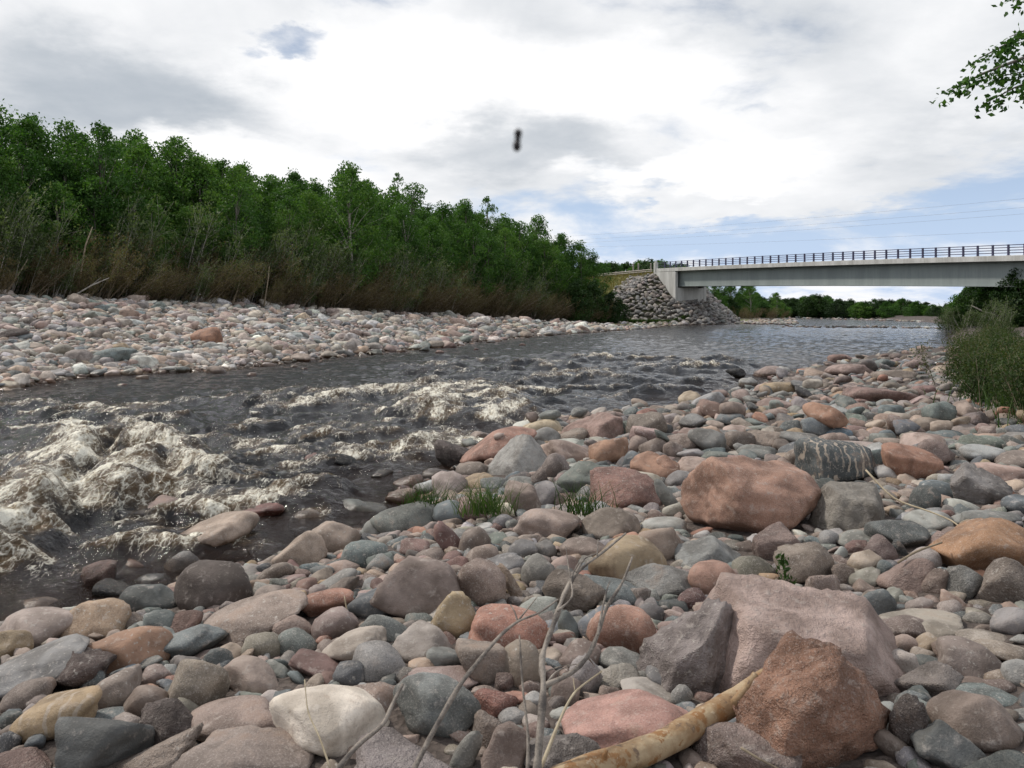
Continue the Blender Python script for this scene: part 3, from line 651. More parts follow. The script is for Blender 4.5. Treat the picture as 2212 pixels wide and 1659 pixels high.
h('C', (1290, 630, 1610, 795), 'r', 'brown', 5); h('C', (1385, 600, 1865, 765), 'r', 'beige', 0, 'flat beige stone right of the huge flat slab', 'flat beige stone'); h('C', (1690, 775, 2065, 1010), 'r', 'brown', -12, 'flat brown-grey stone at right below the flat beige stone', 'flat brown-grey stone'); h('C', (1415, 855, 1590, 1010), 'r', 'white', -15, 'small oval white stone right of the huge flat slab', 'oval white stone')
h('C', (1490, 945, 1825, 1150), 'a', 'purple', 5); h('C', (1680, 1095, 2170, 1445), 'r', (.20, .155, .125), 0, 'big round grey-brown boulder in the lower right', 'round grey-brown boulder'); h('C', (1585, 1280, 1910, 1560), 'b', 'darkgrey', -35); h('C', (1330, 1140, 1650, 1510), 'j', 'darkbrown', -20)
h('C', (270, 1300, 860, 1620), 'j', 'pinkbrown', 0, 'pinkish brown rock at bottom edge right of the peeled log', 'bottom pinkish rock'); h('C', (1765, 345, 1985, 550), 'a', 'grey', 0); h('C', (1960, 300, 2260, 595), 'a', 'brown', 0); h('C', (2035, 590, 2260, 765), 'r', 'grey', 0)
h('C', (1365, 295, 1655, 500), 'a', 'pinkbrown', 10); h('C', (1615, 350, 1775, 515), 'a', 'pinkbrown', -15); h('C', (1165, 240, 1340, 365), 'r', 'pink'); h('C', (1255, 150, 1430, 305), 'a', 'pinkbrown', 0); h('C', (1055, 320, 1180, 450), 'a', 'pink', 0); h('C', (1165, 345, 1355, 450), 'r', 'beige', 12)
h('C', (1820, 1035, 2140, 1160), 'r', 'bluegrey', 0); h('C', (1945, 780, 2260, 905), 'r', 'pink', -10); h('C', (2100, 905, 2260, 1065), 'r', 'grey'); h('C', (1420, 740, 1578, 865), 'r', 'pink', -10); h('C', (1570, 740, 1722, 855), 'r', 'tan'); h('C', (1530, 225, 1700, 370), 'r', 'beige', 0)
h('C', (1320, 1325, 1530, 1490), 'r', 'pinkbrown', -30); h('C', (1500, 1130, 1700, 1290), 'r', 'greengrey', -30); h('C', (2130, 740, 2260, 800), 'r', 'grey'); h('C', (1880, 1460, 2260, 1620), 'j', 'darkgrey'); h('C', (1800, 990, 1980, 1070), 'r', 'brown'); h('C', (1990, 1000, 2160, 1090), 'r', 'brown', -10)
h('C', (1510, 510, 1650, 610), 'r', 'beige', 25); h('C', (1690, 540, 1820, 640), 'r', 'beige', 15); h('C', (1830, 710, 2090, 800), 'r', 'beige'); h('C', (1865, 580, 2015, 660), 'r', 'beige', -15); h('C', (1340, 300, 1440, 395), 'r', 'bluegrey'); h('C', (1420, 180, 1505, 290), 'a', 'darkgrey', 30); h('C', (1615, 120, 1750, 235), 'a', 'pinkbrown')
h('C', (850, 145, 910, 200), 'r', 'grey'); h('C', (900, 150, 1020, 220), 'r', 'bluegrey', -12); h('C', (990, 120, 1095, 225), 'r', 'grey', 0); h('C', (1075, 215, 1150, 300), 'r', 'lightgrey', -20); h('C', (1150, 175, 1270, 260), 'a', 'redbrown', 25); h('C', (1160, 480, 1260, 550), 'r', 'lightgrey'); h('C', (1260, 470, 1380, 520), 'r', 'beige'); h('C', (1090, 430, 1180, 490), 'r', 'beige')
# --- right middle
h('D', (215, 745, 945, 1260), 'b', (.36, .205, .155), -3, 'great smooth pink boulder with overhanging dark front, largest on the near bank', 'great pink boulder', shape=overhang, sub=5, depth_k=.75)
h('D', (880, 650, 1270, 930), 'b', (.10, .105, .11), -8, 'dark rock with pale curving stripes beside the great pink boulder', 'dark striped rock', mat=M['rock_band'])
h('D', (930, 855, 1100, 995), 'r', 'darkgrey', -20); h('D', (950, 890, 1440, 1200), 'j', 'purple', 5, 'angular purplish rock below the dark striped rock', 'angular purplish rock', planes=[(.1, -.25, 1, .48), (-.3, -1, .2, .62), (.9, -.5, .2, .75), (-.9, -.2, .5, .7), (0, 1, .2, .7), (0, 0, -1, .6), (.5, -.6, .75, .72), (-.3, -.8, .8, .66)]); h('D', (1365, 675, 1650, 885), 'b', (.33, .185, .135), -12, 'orange-brown block right of the dark striped rock', 'orange-brown block')
h('D', (1565, 640, 1775, 815), 'a', 'pinkbrown', -15); h('D', (1840, 770, 2185, 885), 'r', 'tan', 0); h('D', (1795, 800, 2090, 1055), 'j', 'grey', -20, 'jagged grey rock above the orange-rust boulder', 'jagged grey rock'); h('D', (1540, 910, 1705, 1065), 'r', 'darkgrey', 0); h('D', (1510, 1050, 1775, 1195), 'r', 'lightgrey', -12)
h('D', (1135, 328, 1510, 435), 'b', 'redbrown', 3, 'long low reddish brown boulder on the bank beyond the great pink boulder', 'long reddish boulder'); h('D', (1330, 420, 1495, 512), 'b', 'bluegrey', 0); h('D', (640, 285, 838, 355), 'r', 'ochre', 5, 'ochre stone at the right water edge', 'ochre stone'); h('D', (775, 248, 960, 332), 'b', 'brown', -5); h('D', (590, 180, 805, 275), 'a', 'pink', 10, 'pinkish angular boulder at the water edge of the right bank', 'pinkish edge boulder')
h('D', (1040, 113, 1170, 172), 'b', 'redbrown', 0, 'reddish boulder farthest along the right water edge', 'far reddish boulder'); h('D', (1375, 510, 1630, 635), 'b', 'brown', -25); h('D', (1555, 488, 1765, 590), 'r', 'pinkbrown', 0); h('D', (1005, 558, 1170, 635), 'b', (.16, .22, .26), 12, 'small bright blue-grey stone on the right bank', 'bright blue-grey stone'); h('D', (745, 580, 965, 675), 'b', 'grey', 0)
h('D', (555, 572, 765, 685), 'a', 'pink', 0); h('D', (430, 580, 582, 705), 'b', 'brown', 0); h('D', (295, 555, 438, 668), 'b', 'grey', 10); h('D', (785, 690, 925, 805), 'r', 'brown'); h('D', (750, 645, 915, 745), 'r', 'bluegrey', 12); h('D', (90, 595, 285, 705), 'a', 'pink', 0); h('D', (620, 383, 815, 465), 'r', 'pink', 0)
h('D', (2095, 975, 2280, 1115), 'b', 'bluegrey'); h('D', (1820, 1040, 2145, 1145), 'r', 'grey', 0); h('D', (0, 880, 148, 1080), 'r', 'grey', 35); h('D', (1840, 660, 2070, 765), 'r', 'lightgrey', 0); h('D', (2060, 690, 2290, 795), 'r', 'brown', 15); h('D', (450, 690, 640, 740), 'r', 'beige'); h('D', (130, 735, 400, 830), 'b', 'pink', 0)
h('D', (985, 630, 1330, 690), 'r', 'pink'); h('D', (640, 440, 790, 500), 'r', 'pinkbrown'); h('D', (890, 355, 1040, 410), 'r', 'pink', 8); h('D', (1040, 185, 1290, 250), 'a', 'pink', 10); h('D', (880, 195, 1040, 265), 'a', 'tan'); h('D', (1290, 140, 1420, 205), 'b', 'bluegrey'); h('D', (1490, 135, 1620, 215), 'a', 'pink'); h('D', (1310, 205, 1560, 270), 'b', 'pinkbrown')
h('D', (1340, 245, 1430, 285), 'r', 'white'); h('D', (1370, 280, 1480, 335), 'b', 'brown'); h('D', (1555, 300, 1680, 375), 'b', 'redbrown'); h('D', (1505, 345, 1590, 405), 'r', 'bluegrey', -20); h('D', (360, 470, 530, 545), 'b', 'bluegrey'); h('D', (220, 430, 305, 515), 'r', 'tan', 50); h('D', (155, 490, 215, 560), 'r', 'orange'); h('D', (830, 495, 945, 590), 'b', 'tan')
h('D', (930, 540, 1060, 610), 'a', 'orange'); h('D', (560, 540, 745, 580), 'r', 'grey'); h('D', (1265, 555, 1390, 610), 'r', (.48, .31, .17)); h('D', (1640, 575, 1850, 635), 'r', 'bluegrey', -8); h('D', (1330, 615, 1480, 665), 'r', 'pink'); h('D', (2110, 585, 2290, 645), 'b', 'grey'); h('D', (1940, 590, 2090, 660), 'r', 'tan'); h('D', (1280, 690, 1370, 800), 'b', 'bluegrey', 20)
h('D', (1760, 530, 1920, 590), 'r', 'beige', 8); h('D', (1840, 460, 2020, 575), 'j', 'purple', 0); h('D', (1190, 770, 1345, 860), 'r', 'brown', -15); h('D', (1320, 790, 1450, 890), 'r', 'lightgrey', -25); h('D', (1700, 830, 1810, 900), 'b', 'lightgrey'); h('D', (1600, 870, 1850, 990), 'r', 'bluegrey', -15); h('D', (1760, 1000, 1950, 1060), 'r', 'lightgrey', -15); h('D', (70, 815, 240, 920), 'r', 'grey'); h('D', (50, 1000, 220, 1100), 'r', 'beige')
h('D', (0, 730, 120, 890), 'r', 'orange'); h('D', (500, 660, 730, 745), 'r', 'grey'); h('D', (285, 690, 470, 760), 'r', 'greengrey'); h('D', (1115, 670, 1290, 790), 'r', 'beige')
# --- the rocky point at the centre
h('E', (795, 490, 1110, 670), 'r', (.36, .195, .15), 22, 'long pinkish red boulder on the rocky point beside the rapids', 'long pinkish red boulder'); h('E', (890, 540, 1185, 735), 'a', 'lightgrey', 8, 'pale grey angular boulder on the rocky point', 'pale angular boulder', planes=[(-.55, -.3, .8, .5), (.3, -.9, .5, .5), (.9, -.1, .5, .62), (-.8, -.7, .1, .8), (0, 1, .1, .7), (0, 0, -1, .6), (.2, .3, 1, .75)]); h('E', (1225, 430, 1510, 565), 'a', (.40, .27, .225), 0, 'pink angular boulder on top of the rocky point', 'pink angular boulder', planes=[(-.35, -.2, .9, .55), (.35, -.95, .1, .6), (1, -.1, .1, .8), (-.7, -.7, .4, .75), (0, 1, .1, .7), (0, 0, -1, .6), (.2, .1, 1, .7)])
h('E', (1065, 448, 1240, 535), 'b', (.52, .42, .31), 0, 'pale cream boulder at the tip of the rocky point', 'pale cream boulder'); h('E', (1105, 490, 1225, 580), 'r', 'grey'); h('E', (670, 550, 830, 700), 'j', 'darkbrown', 0, 'dark brown clump of earth and roots at the rocky point', 'dark earthy clump'); h('E', (770, 645, 910, 725), 'b', 'brown')
h('E', (1165, 550, 1380, 655), 'b', 'pink', -5); h('E', (1375, 543, 1535, 670), 'b', 'orange', 12, 'orange-brown blocky stone right of the pale angular boulder', 'orange-brown blocky stone'); h('E', (1220, 640, 1455, 795), 'b', 'greengrey', 15, 'green-grey block above the grass tufts', 'green-grey block'); h('E', (1375, 690, 1665, 885), 'a', (.31, .18, .15), -12, 'reddish angular boulder left of the great pink boulder', 'reddish angular boulder')
h('E', (990, 745, 1142, 900), 'b', 'brown', 0, 'brown mossy upright stone between the grass tufts', 'mossy upright stone'); h('E', (1140, 610, 1270, 735), 'b', 'brown'); h('E', (1598, 540, 1715, 630), 'r', 'brown'); h('E', (1555, 610, 1758, 750), 'r', 'orange', -10); h('E', (1578, 403, 1668, 468), 'r', 'red', 0, 'small red stone at the water edge right of the point', 'small red edge stone'); h('E', (1570, 690, 1695, 775), 'r', 'beige', -20)
h('E', (400, 830, 712, 965), 'r', 'greengrey', 0, 'grey boulder with yellow lichen near the water', 'lichened grey boulder'); h('E', (203, 808, 438, 935), 'b', 'greengrey', 8, 'flat grey-green boulder at the water edge', 'flat grey-green boulder'); h('E', (672, 820, 842, 935), 'r', 'bluegrey', -8); h('E', (750, 803, 935, 920), 'r', 'redbrown', -20); h('E', (485, 710, 608, 795), 'b', 'pink', 15)
h('E', (660, 698, 805, 815), 'b', 'beige', 0); h('E', (440, 770, 575, 855), 'b', 'pink', 10); h('E', (943, 830, 1025, 905), 'r', 'cream', -20); h('E', (1110, 740, 1215, 855), 'b', 'grey', -25); h('E', (610, 670, 760, 735), 'r', 'grey', 0); h('E', (880, 712, 1000, 770), 'r', 'greengrey'); h('E', (1095, 668, 1180, 760), 'a', 'brown', 0); h('E', (985, 710, 1110, 760), 'r', 'grey')
h('E', (1700, 555, 1780, 635), 'b', 'brown'); h('E', (1090, 545, 1175, 605), 'r', 'grey'); h('E', (1145, 430, 1245, 500), 'r', 'darkgrey', -20); h('E', (1060, 420, 1145, 500), 'a', 'brown', 25); h('E', (1490, 460, 1575, 530), 'r', 'greengrey'); h('E', (1480, 515, 1580, 560), 'r', 'bluegrey'); h('E', (1640, 470, 1735, 530), 'r', 'darkgrey'); h('E', (1555, 485, 1700, 545), 'a', 'redbrown')
h('E', (1230, 490, 1365, 560), 'a', 'pink'); h('E', (1545, 520, 1630, 610), 'r', 'pink'); h('E', (1515, 600, 1600, 680), 'r', 'bluegrey'); h('E', (1260, 645, 1340, 680), 'r', 'lightgrey'); h('E', (1200, 795, 1250, 850), 'r', 'brown'); h('E', (1170, 715, 1225, 780), 'a', 'pink')
# --- stones in the river
h('G', (1830, 1005, 1955, 1085), 'r', 'redbrown', -10, 'wet reddish stone in the rapids beside a black one', 'wet reddish stone', ground=0.07); h('G', (1950, 1005, 2170, 1085), 'j', 'black', -8, 'wet black rock poking out of the rapids', 'wet black rock', ground=0.07)
h('G', (795, 1265, 1090, 1385), 'r', 'pinkbrown', -5, 'smooth brown stone awash in the rapids at left', 'awash brown stone', ground=0.02); h('G', (1465, 1300, 1695, 1375), 'b', 'red', 8, 'flat red stone just breaking the surface of the rapids', 'flat red stone', ground=0.05)
h('G', (1480, 515, 1545, 555), 'r', 'brown', ground=-.05); h('G', (700, 580, 778, 615), 'r', 'redbrown', ground=-.05); h('G', (1015, 500, 1072, 535), 'r', 'grey', ground=-.05); h('G', (880, 540, 928, 565), 'b', 'black', ground=-.05); h('G', (818, 530, 892, 575), 'r', 'beige', ground=-.05)
h('E', (1985, 218, 2065, 268), 'j', 'black', -10, 'dark rock in the river near the right bank', 'dark river rock', ground=.05); h('E', (385, 678, 475, 738), 'b', 'darkgrey', 10, ground=-.04); h('E', (465, 685, 530, 730), 'r', 'redbrown', ground=-.04); h('G', (1235, 478, 1350, 545), 'r', 'pinkbrown', -5, 'round brown stone standing in the water off the far bank', 'round brown water stone', ground=-.06)
h('I', (505, 1165, 570, 1215), 'b', 'greengrey', ground=-.05); h('I', (895, 1170, 945, 1205), 'r', 'redbrown', ground=-.05); h('I', (1395, 1128, 1435, 1150), 'r', 'redbrown', ground=-.05); h('I', (1120, 1155, 1155, 1180), 'r', 'redbrown', ground=-.05); h('G', (1735, 470, 1790, 505), 'r', 'brown', ground=-.05); h('G', (1810, 485, 1850, 510), 'r', 'redbrown', ground=-.05)
# --- far gravel bar
h('G', (1142, 248, 1315, 372), 'b', (.36, .19, .125), 0, 'big orange boulder on the far gravel bar', 'big orange far boulder'); h('G', (520, 250, 658, 340), 'a', 'brown', 0, 'brown angular boulder on the far gravel bar', 'brown far boulder'); h('H', (406, 1153, 520, 1245), 'r', 'pink', -10, 'pink round boulder at the top of the far gravel bar', 'pink round far boulder')
h('H', (1393, 1198, 1478, 1250), 'a', 'pinkbrown', 0, 'pinkish boulder in front of the leaning brush', 'pinkish brush boulder'); h('H', (1470, 1212, 1545, 1260), 'a', 'greengrey'); h('H', (1958, 1238, 2045, 1290), 'r', 'pink', 0); h('H', (722, 1243, 838, 1318), 'a', (.30, .21, .16), -12)
h('G', (268, 348, 418, 445), 'b', 'beige', 0, 'pale block at left of the far gravel bar', 'pale far block'); h('G', (412, 378, 560, 470), 'b', 'purple', -12); h('G', (648, 338, 768, 408), 'a', 'ochre', 0); h('G', (798, 418, 940, 500), 'r', 'white', -5, 'whitish boulder on the far gravel bar near the water', 'whitish far boulder'); h('G', (1543, 343, 1650, 440), 'r', 'beige', -20)
h('G', (1738, 403, 1860, 460), 'r', 'pink'); h('G', (1923, 388, 2025, 440), 'r', 'beige'); h('G', (2018, 383, 2125, 430), 'b', 'darkgrey', -5, 'dark flat boulder at the far water edge', 'dark flat far boulder'); h('G', (555, 388, 803, 462), 'b', 'bluegrey', 15); h('G', (-30, 258, 148, 335), 'a', 'darkbrown', 8); h('G', (128, 183, 228, 250), 'b', 'darkbrown', -25); h('G', (-40, 213, 70, 275), 'r', 'brown')
h('G', (278, 493, 410, 555), 'b', 'lightgrey', 12); h('G', (538, 498, 642, 545), 'r', 'bluegrey'); h('G', (633, 483, 738, 535), 'r', 'pink'); h('G', (1598, 188, 1693, 235), 'r', 'tan'); h('I', (798, 1143, 855, 1200), 'b', 'greengrey'); h('I', (843, 1113, 940, 1180), 'r', 'pinkbrown', 0); h('I', (938, 1123, 1020, 1177), 'b', 'redbrown', 0, 'wet reddish boulder at the end of the far water edge', 'wet reddish far boulder'); h('I', (298, 1168, 405, 1220), 'b', 'darkgrey')
h('I', (203, 1178, 305, 1225), 'r', 'beige'); h('I', (18, 1188, 140, 1245), 'r', 'tan'); h('I', (243, 918, 325, 970), 'r', 'pink'); h('I', (8, 1058, 98, 1120), 'b', 'lightgrey'); h('I', (453, 1123, 560, 1175), 'b', 'beige'); h('I', (343, 928, 398, 964), 'r', 'white'); h('I', (1083, 1043, 1135, 1080), 'b', 'redbrown'); h('I', (835, 1000, 890, 1030), 'r', 'pink'); h('I', (1190, 1110, 1250, 1140), 'b', 'grey')
h('G', (0, 440, 80, 520), 'r', 'bluegrey'); h('G', (30, 505, 150, 585), 'a', 'greengrey'); h('G', (140, 340, 265, 395), 'r', 'pink'); h('G', (1270, 355, 1370, 405), 'r', 'lightgrey'); h('G', (1780, 270, 1850, 320), 'r', 'grey'); h('G', (360, 90, 440, 130), 'r', 'bluegrey'); h('G', (540, 175, 645, 215), 'r', 'beige'); h('G', (590, 190, 680, 245), 'b', 'brown', 25)
# --- loose fill: packed from large to small on a height grid
GX0, GY0, RES = -9.0, 1.0, 0.03
GNX, GNY = int(34 / RES), int(46 / RES)
gxx = GX0 + RES * np.arange(GNX); gyy = GY0 + RES * np.arange(GNY)
cx_, cy_ = np.meshgrid(gxx[::6], gyy[::6])
Hc = zg(cx_, cy_).astype(np.float32)
H = np.repeat(np.repeat(Hc, 6, 0), 6, 1)[:GNY, :GNX].copy(); OCC = np.zeros(H.shape, np.float32); G0 = H.copy()
def stamp(x, y, z, a, b_, c_, occ=True):
    i0, i1 = int((x - a - GX0) / RES), int((x + a - GX0) / RES) + 1; j0, j1 = int((y - b_ - GY0) / RES), int((y + b_ - GY0) / RES) + 1
    if i0 < 0 or j0 < 0 or i1 >= GNX or j1 >= GNY: return
    ex = ((gxx[i0:i1] - x) / a)[None] ** 2 + ((gyy[j0:j1] - y) / b_)[:, None] ** 2
    msk = ex < 1; tp = z + c_ * np.sqrt(np.clip(1 - ex, 0, 1))
    sl_ = H[j0:j1, i0:i1]; sl_[msk] = np.maximum(sl_[msk], tp[msk])
    if occ: OCC[j0:j1, i0:i1][msk] = 1
for s_ in stones:
    if not s_['far'] and not s_['water']: stamp(*s_['c'], s_['r'][0] * .97, s_['r'][1] * .97, s_['r'][2])
PAL = ['pink'] * 11 + ['pinkbrown'] * 14 + ['tan'] * 6 + ['beige'] * 11 + ['grey'] * 15 + ['greengrey'] * 7 + ['bluegrey'] * 9 + ['brown'] * 9 + ['redbrown'] * 5 + ['lightgrey'] * 5 + ['darkgrey'] * 4 + ['ochre'] * 3 + ['orange'] * 3 + ['purple'] * 5 + ['white'] * 1
fills = []
def near_ok(x, y): 
    d, s_ = seg_dist(np.array([x]), np.array([y]), near_line); return d * -s_
npx = rng.uniform(-260, 2900, 125000); npy = 745 + (1860 - 745) * rng.uniform(0, 1, 125000) ** 1.25
ny = F * 1.52 / (npy - HZ); nx = (npx - CX) / F * ny
dd, ssn = seg_dist(nx, ny, near_line); ok = (dd * -ssn > -0.25) & (ny < 44) & (ny > 1.5) & ((dd * -ssn < 7.8) | (ny < 9.5))
nx, ny = nx[ok], ny[ok]
stages = [(.26, .15, 1.0, 200), (.17, .2, .8, 2500), (.13, .24, .55, 9000), (.09, .28, .3, 16000), (.06, .32, .2, 26000), (.038, .34, .1, 20000), (.024, .34, .1, 9000)]
kpos = 0
for rad, thr, _, ntry in stages:
    for q in range(ntry):
        x, y = nx[kpos % len(nx)], ny[kpos % len(nx)]; kpos += 1
        rmin = 0.0042 * y
        r_ = rad * rng.uniform(.75, 1.25)
        if r_ < rmin or (y < 8 and r_ > .022 + .0105 * y) or (y < 24 and r_ > .19): continue
        a, b_ = r_ * rng.uniform(.95, 1.3), r_ * rng.uniform(.75, 1.0); c_ = r_ * rng.uniform(.5, .8)
        i, j = int((x - GX0) / RES), int((y - GY0) / RES); k = max(1, int(r_ * .85 / RES))
        if i - k < 0 or j - k < 0 or i + k + 1 >= GNX or j + k + 1 >= GNY: continue
        w_ = OCC[j - k:j + k + 1, i - k:i + k + 1]
        if w_.mean() > thr or OCC[j, i] > 0: continue
        hh = H[j - k:j + k + 1, i - k:i + k + 1]
        zb = float(np.partition(hh.ravel(), int(hh.size * .22))[int(hh.size * .22)]); z = zb + c_ * .08
        if z > G0[j, i] + (.09 if y < 8 else .2): continue
        stamp(x, y, z, a * .95, b_ * .95, c_)
        fills.append((x, y, z, a, b_, c_))
# a second layer of loose stones resting on the others
for q in range(1800):
    k0 = rng.integers(len(nx)); x, y = nx[k0], ny[k0]
    r_ = rng.choice([.06, .08, .11, .15, .2], p=[.28, .28, .22, .16, .06]) * rng.uniform(.8, 1.2)
    if r_ < 0.0062 * y: r_ = 0.0062 * y * rng.uniform(1, 1.8)
    if r_ > .26: continue
    a, b_, c_ = r_ * rng.uniform(1, 1.35), r_ * rng.uniform(.75, 1), r_ * rng.uniform(.5, .75)
    i, j = int((x - GX0) / RES), int((y - GY0) / RES); k = max(1, int(r_ * .8 / RES))
    if i - k < 0 or j - k < 0 or i + k + 1 >= GNX or j + k + 1 >= GNY: continue
    hh = H[j - k:j + k + 1, i - k:i + k + 1]
    if np.ptp(hh) > 1.2 * r_ or y < 8.5: continue
    z = float(np.quantile(hh, .75)) + c_ * .45
    if z > G0[j, i] + .30: continue
    stamp(x, y, z, a, b_, c_); fills.append((x, y, z, a, b_, c_))
fills = np.array(fills)
fpx = CX + F * fills[:, 0] / fills[:, 1]; fpy = HZ - F * (fills[:, 2] - EYE) / fills[:, 1]; fsz = F * fills[:, 3] / fills[:, 1] * 2
inview = (fpx > 0) & (fpx < 2212) & (fpy < 1659)
near_heroes = sum(1 for s_ in stones if not s_['far'])
order = np.argsort(-np.where(inview, fsz, 0))
n_ind = max(0, 300 - near_heroes)
variants3 = [(k, *rock_shape(900 + i, k, 3)) for i, k in enumerate('rbrbabraab')]
vmesh = []
for k, V, Fc in variants3: vmesh.append((k, mesh('stone', V, Fc)))
for q in order[:n_ind]:
    x, y, z, a, b_, c_ = fills[q]; vi = int(rng.integers(len(vmesh))); k, me = vmesh[vi]
    cn = PAL[int(rng.integers(len(PAL)))]
    o = obj('stone', me, M['rockj'] if k == 'a' else M['rock'], None, (x, y, z)); o.scale = (a, b_, c_)
    o.rotation_euler = (rng.normal(0, .18), rng.normal(0, .18), rng.uniform(0, 6.28))
    v = rng.uniform(.85, 1.15); o.color = (*[c * v for c in COL[cn]], 1)
    stones.append(dict(o=o, px=fpx[q], py=fpy[q], w=fsz[q], h=fsz[q] * .6, kind=k, col=cn, label=None, short=None, c=(x, y, z), r=(a, b_, c_), far=False, water=False))
def mass(name, arr, sub_of, variants, label, cat, matn, pal=PAL, bright=1.0, smooth=True):
    """many loose stones as one object"""
    VV, FF, CC = [], [], []; base = 0
    for (x, y, z, a, b_, c_), sub in zip(arr, sub_of):
        V, Fc = variants[sub][int(rng.integers(len(variants[sub])))]
        th = rng.uniform(0, 6.28); ct, st = math.cos(th), math.sin(th); e1, e2 = rng.normal(0, .2, 2)
        X_ = V[:, 0] * a; Y_ = V[:, 1] * b_; Z_ = V[:, 2] * c_
        Z2 = Z_ + X_ * e1 + Y_ * e2
        VV.append(np.stack([x + X_ * ct - Y_ * st, y + X_ * st + Y_ * ct, z + Z2], 1)); FF.append(Fc + base); base += len(V)
        cn = pal[int(rng.integers(len(pal)))]; v = rng.uniform(.82, 1.18) * bright
        cc = np.empty((len(V), 4), np.float32); cc[:, :3] = np.array(COL[cn]) * v * rng.uniform(.95, 1.05, 3); cc[:, 3] = rng.uniform(); CC.append(cc)
    o = obj(name, mesh(name, np.concatenate(VV), np.concatenate(FF), smooth, {'stone': ('FLOAT_COLOR', np.concatenate(CC))}), matn)
    tag(o, label, cat, kind='stuff'); return o
vset = {s_: [rock_shape(300 + 20 * s_ + i, 'rbbabrab'[i], s_) for i in range(8)] for s_ in (1, 2, 3)}
rest = order[n_ind:]
arr = fills[rest]; subs = np.where(fsz[rest] > 34, 3, np.where(fsz[rest] > 13, 2, 1))
mass('river_stones', arr, subs, vset, 'loose smaller cobbles and pebbles filling the near river bank', 'stones', M['rocks'])
print('near heroes', near_heroes, 'fills', len(fills), 'sub3', (subs == 3).sum(), 'sub2', (subs == 2).sum())

# far gravel bar
n_far = 38000
qx = rng.uniform(-120, 1480, n_far); qy = rng.uniform(632, 862, n_far)
Ys = np.geomspace(14, 128, 70)
Zr = EYE + (HZ - qy)[:, None] / F * Ys; Xr = (qx - CX)[:, None] / F * Ys
Zt = zg(Xr, Ys[None].repeat(n_far, 0), False); d_, s_f = seg_dist(Xr, Ys[None].repeat(n_far, 0), far_line); df_ = d_ * s_f
hit = (Zr <= np.maximum(Zt, 0)) & (df_ > -1.1); first = hit.argmax(1); anyh = hit.any(1)
fx = Xr[np.arange(n_far), first]; fy = Ys[first] * 1.0; 
jy = rng.uniform(-.03, .03, n_far); fy = fy * (1 + jy); fx = (qx - CX) / F * fy
d_, s1 = seg_dist(fx, fy, far_line); dt, s2 = seg_dist(fx, fy, tree_line)
keep = anyh & (d_ * s1 > -.9 * rng.uniform(0, 1, n_far) ** 4) & (dt * s2 < 2.2 * rng.uniform(0, 1, n_far) ** 2) & (fy < 118) & (emb_h(fx, fy) < .3)
fx, fy = fx[keep], fy[keep]; fz = zg(fx, fy)
r_ = np.clip(rng.lognormal(math.log(.075), .6, len(fx)), .04, .36) * np.clip(fy / 34, .85, 2.0)
farr = np.stack([fx, fy, fz + r_ * .18, r_ * rng.uniform(1, 1.35, len(r_)), r_ * rng.uniform(.75, 1.05, len(r_)), r_ * rng.uniform(.5, .8, len(r_))], 1)
fs = F * r_ * 2 / fy
FPAL = ['pink'] * 8 + ['beige'] * 26 + ['lightgrey'] * 14 + ['tan'] * 8 + ['grey'] * 12 + ['bluegrey'] * 5 + ['greengrey'] * 5 + ['pinkbrown'] * 8 + ['white'] * 5 + ['purple'] * 3 + ['brown'] * 3
# even cover below the scattered stones, nearer part first
mass('far_bank_stones', farr, np.where(fs > 21, 2, 1), vset, 'pale cobbles covering the far gravel bar', 'stones', M['rocks'], FPAL, 1.36)
# thin cobble bars in the river under and beyond the bridge
bars = []
for k in range(900):
    px = rng.uniform(1480, 1720); py = rng.uniform(684, 699) + (px - 1500) * .012; Y = F * EYE / (py - HZ) ; Y = min(Y, 190)
    bars.append(((px - CX) / F * Y, Y, .05, *(rng.uniform(.18, .42) * np.array([1.2, 1, .7]))))
for k in range(120):
    u_ = rng.uniform(0, 1); px = 1690 + 340 * u_; py = 705 + 4 * u_ + rng.normal(0, .9); Y = F * EYE / (py - HZ)
    bars.append(((px - CX) / F * Y, Y, -.02, *(rng.uniform(.12, .32) * np.array([1.2, 1, .6]))))
for k in range(130):
    u_ = rng.uniform(0, 1); px = 1690 + 370 * u_; py = 686.5 + 10 * u_ + rng.normal(0, .4); Y = F * EYE / (py - HZ)
    bars.append(((px - CX) / F * Y, Y, .02, *(rng.uniform(.2, .5) * np.array([1.2, 1, .6]))))
mass('river_bar_stones', bars, [1] * len(bars), vset, 'low pale cobble bars in the river below the bridge', 'stones', M['rocks'], FPAL, 1.1)

# labels for every single stone
marks = [s_ for s_ in stones if s_['short']]
SH = dict(r='rounded', b='blocky', a='angular', j='jagged')
groups = {}
for s_ in stones:
    s_['base'] = None
    o = s_['o']; cn = s_['col'] if isinstance(s_['col'], str) else None
    if s_['label'] is None:
        cand = [m_ for m_ in marks if m_['far'] == s_['far'] and m_ is not s_]
        best = min(cand, key=lambda m_: math.hypot(max(0, abs(m_['px'] - s_['px']) - m_['w'] / 2), 1.4 * max(0, abs(m_['py'] - s_['py']) - m_['h'] / 2)))
        dx, dy = s_['px'] - best['px'], s_['py'] - best['py']
        if abs(dx) / best['w'] > abs(dy) / best['h']: rel = 'left of' if dx < 0 else 'right of'
        else: rel = 'behind' if dy < 0 else 'in front of'
        size = 'small ' if s_['w'] < 48 else ('large ' if s_['w'] > 110 else '')
        s_['base'] = (f"{size}{CW[cn] if cn else 'brown'} {SH[s_['kind']]} stone", f"{rel} the {best['short']}")
        groups.setdefault(s_['base'], []).append((math.hypot(dx, dy), s_))
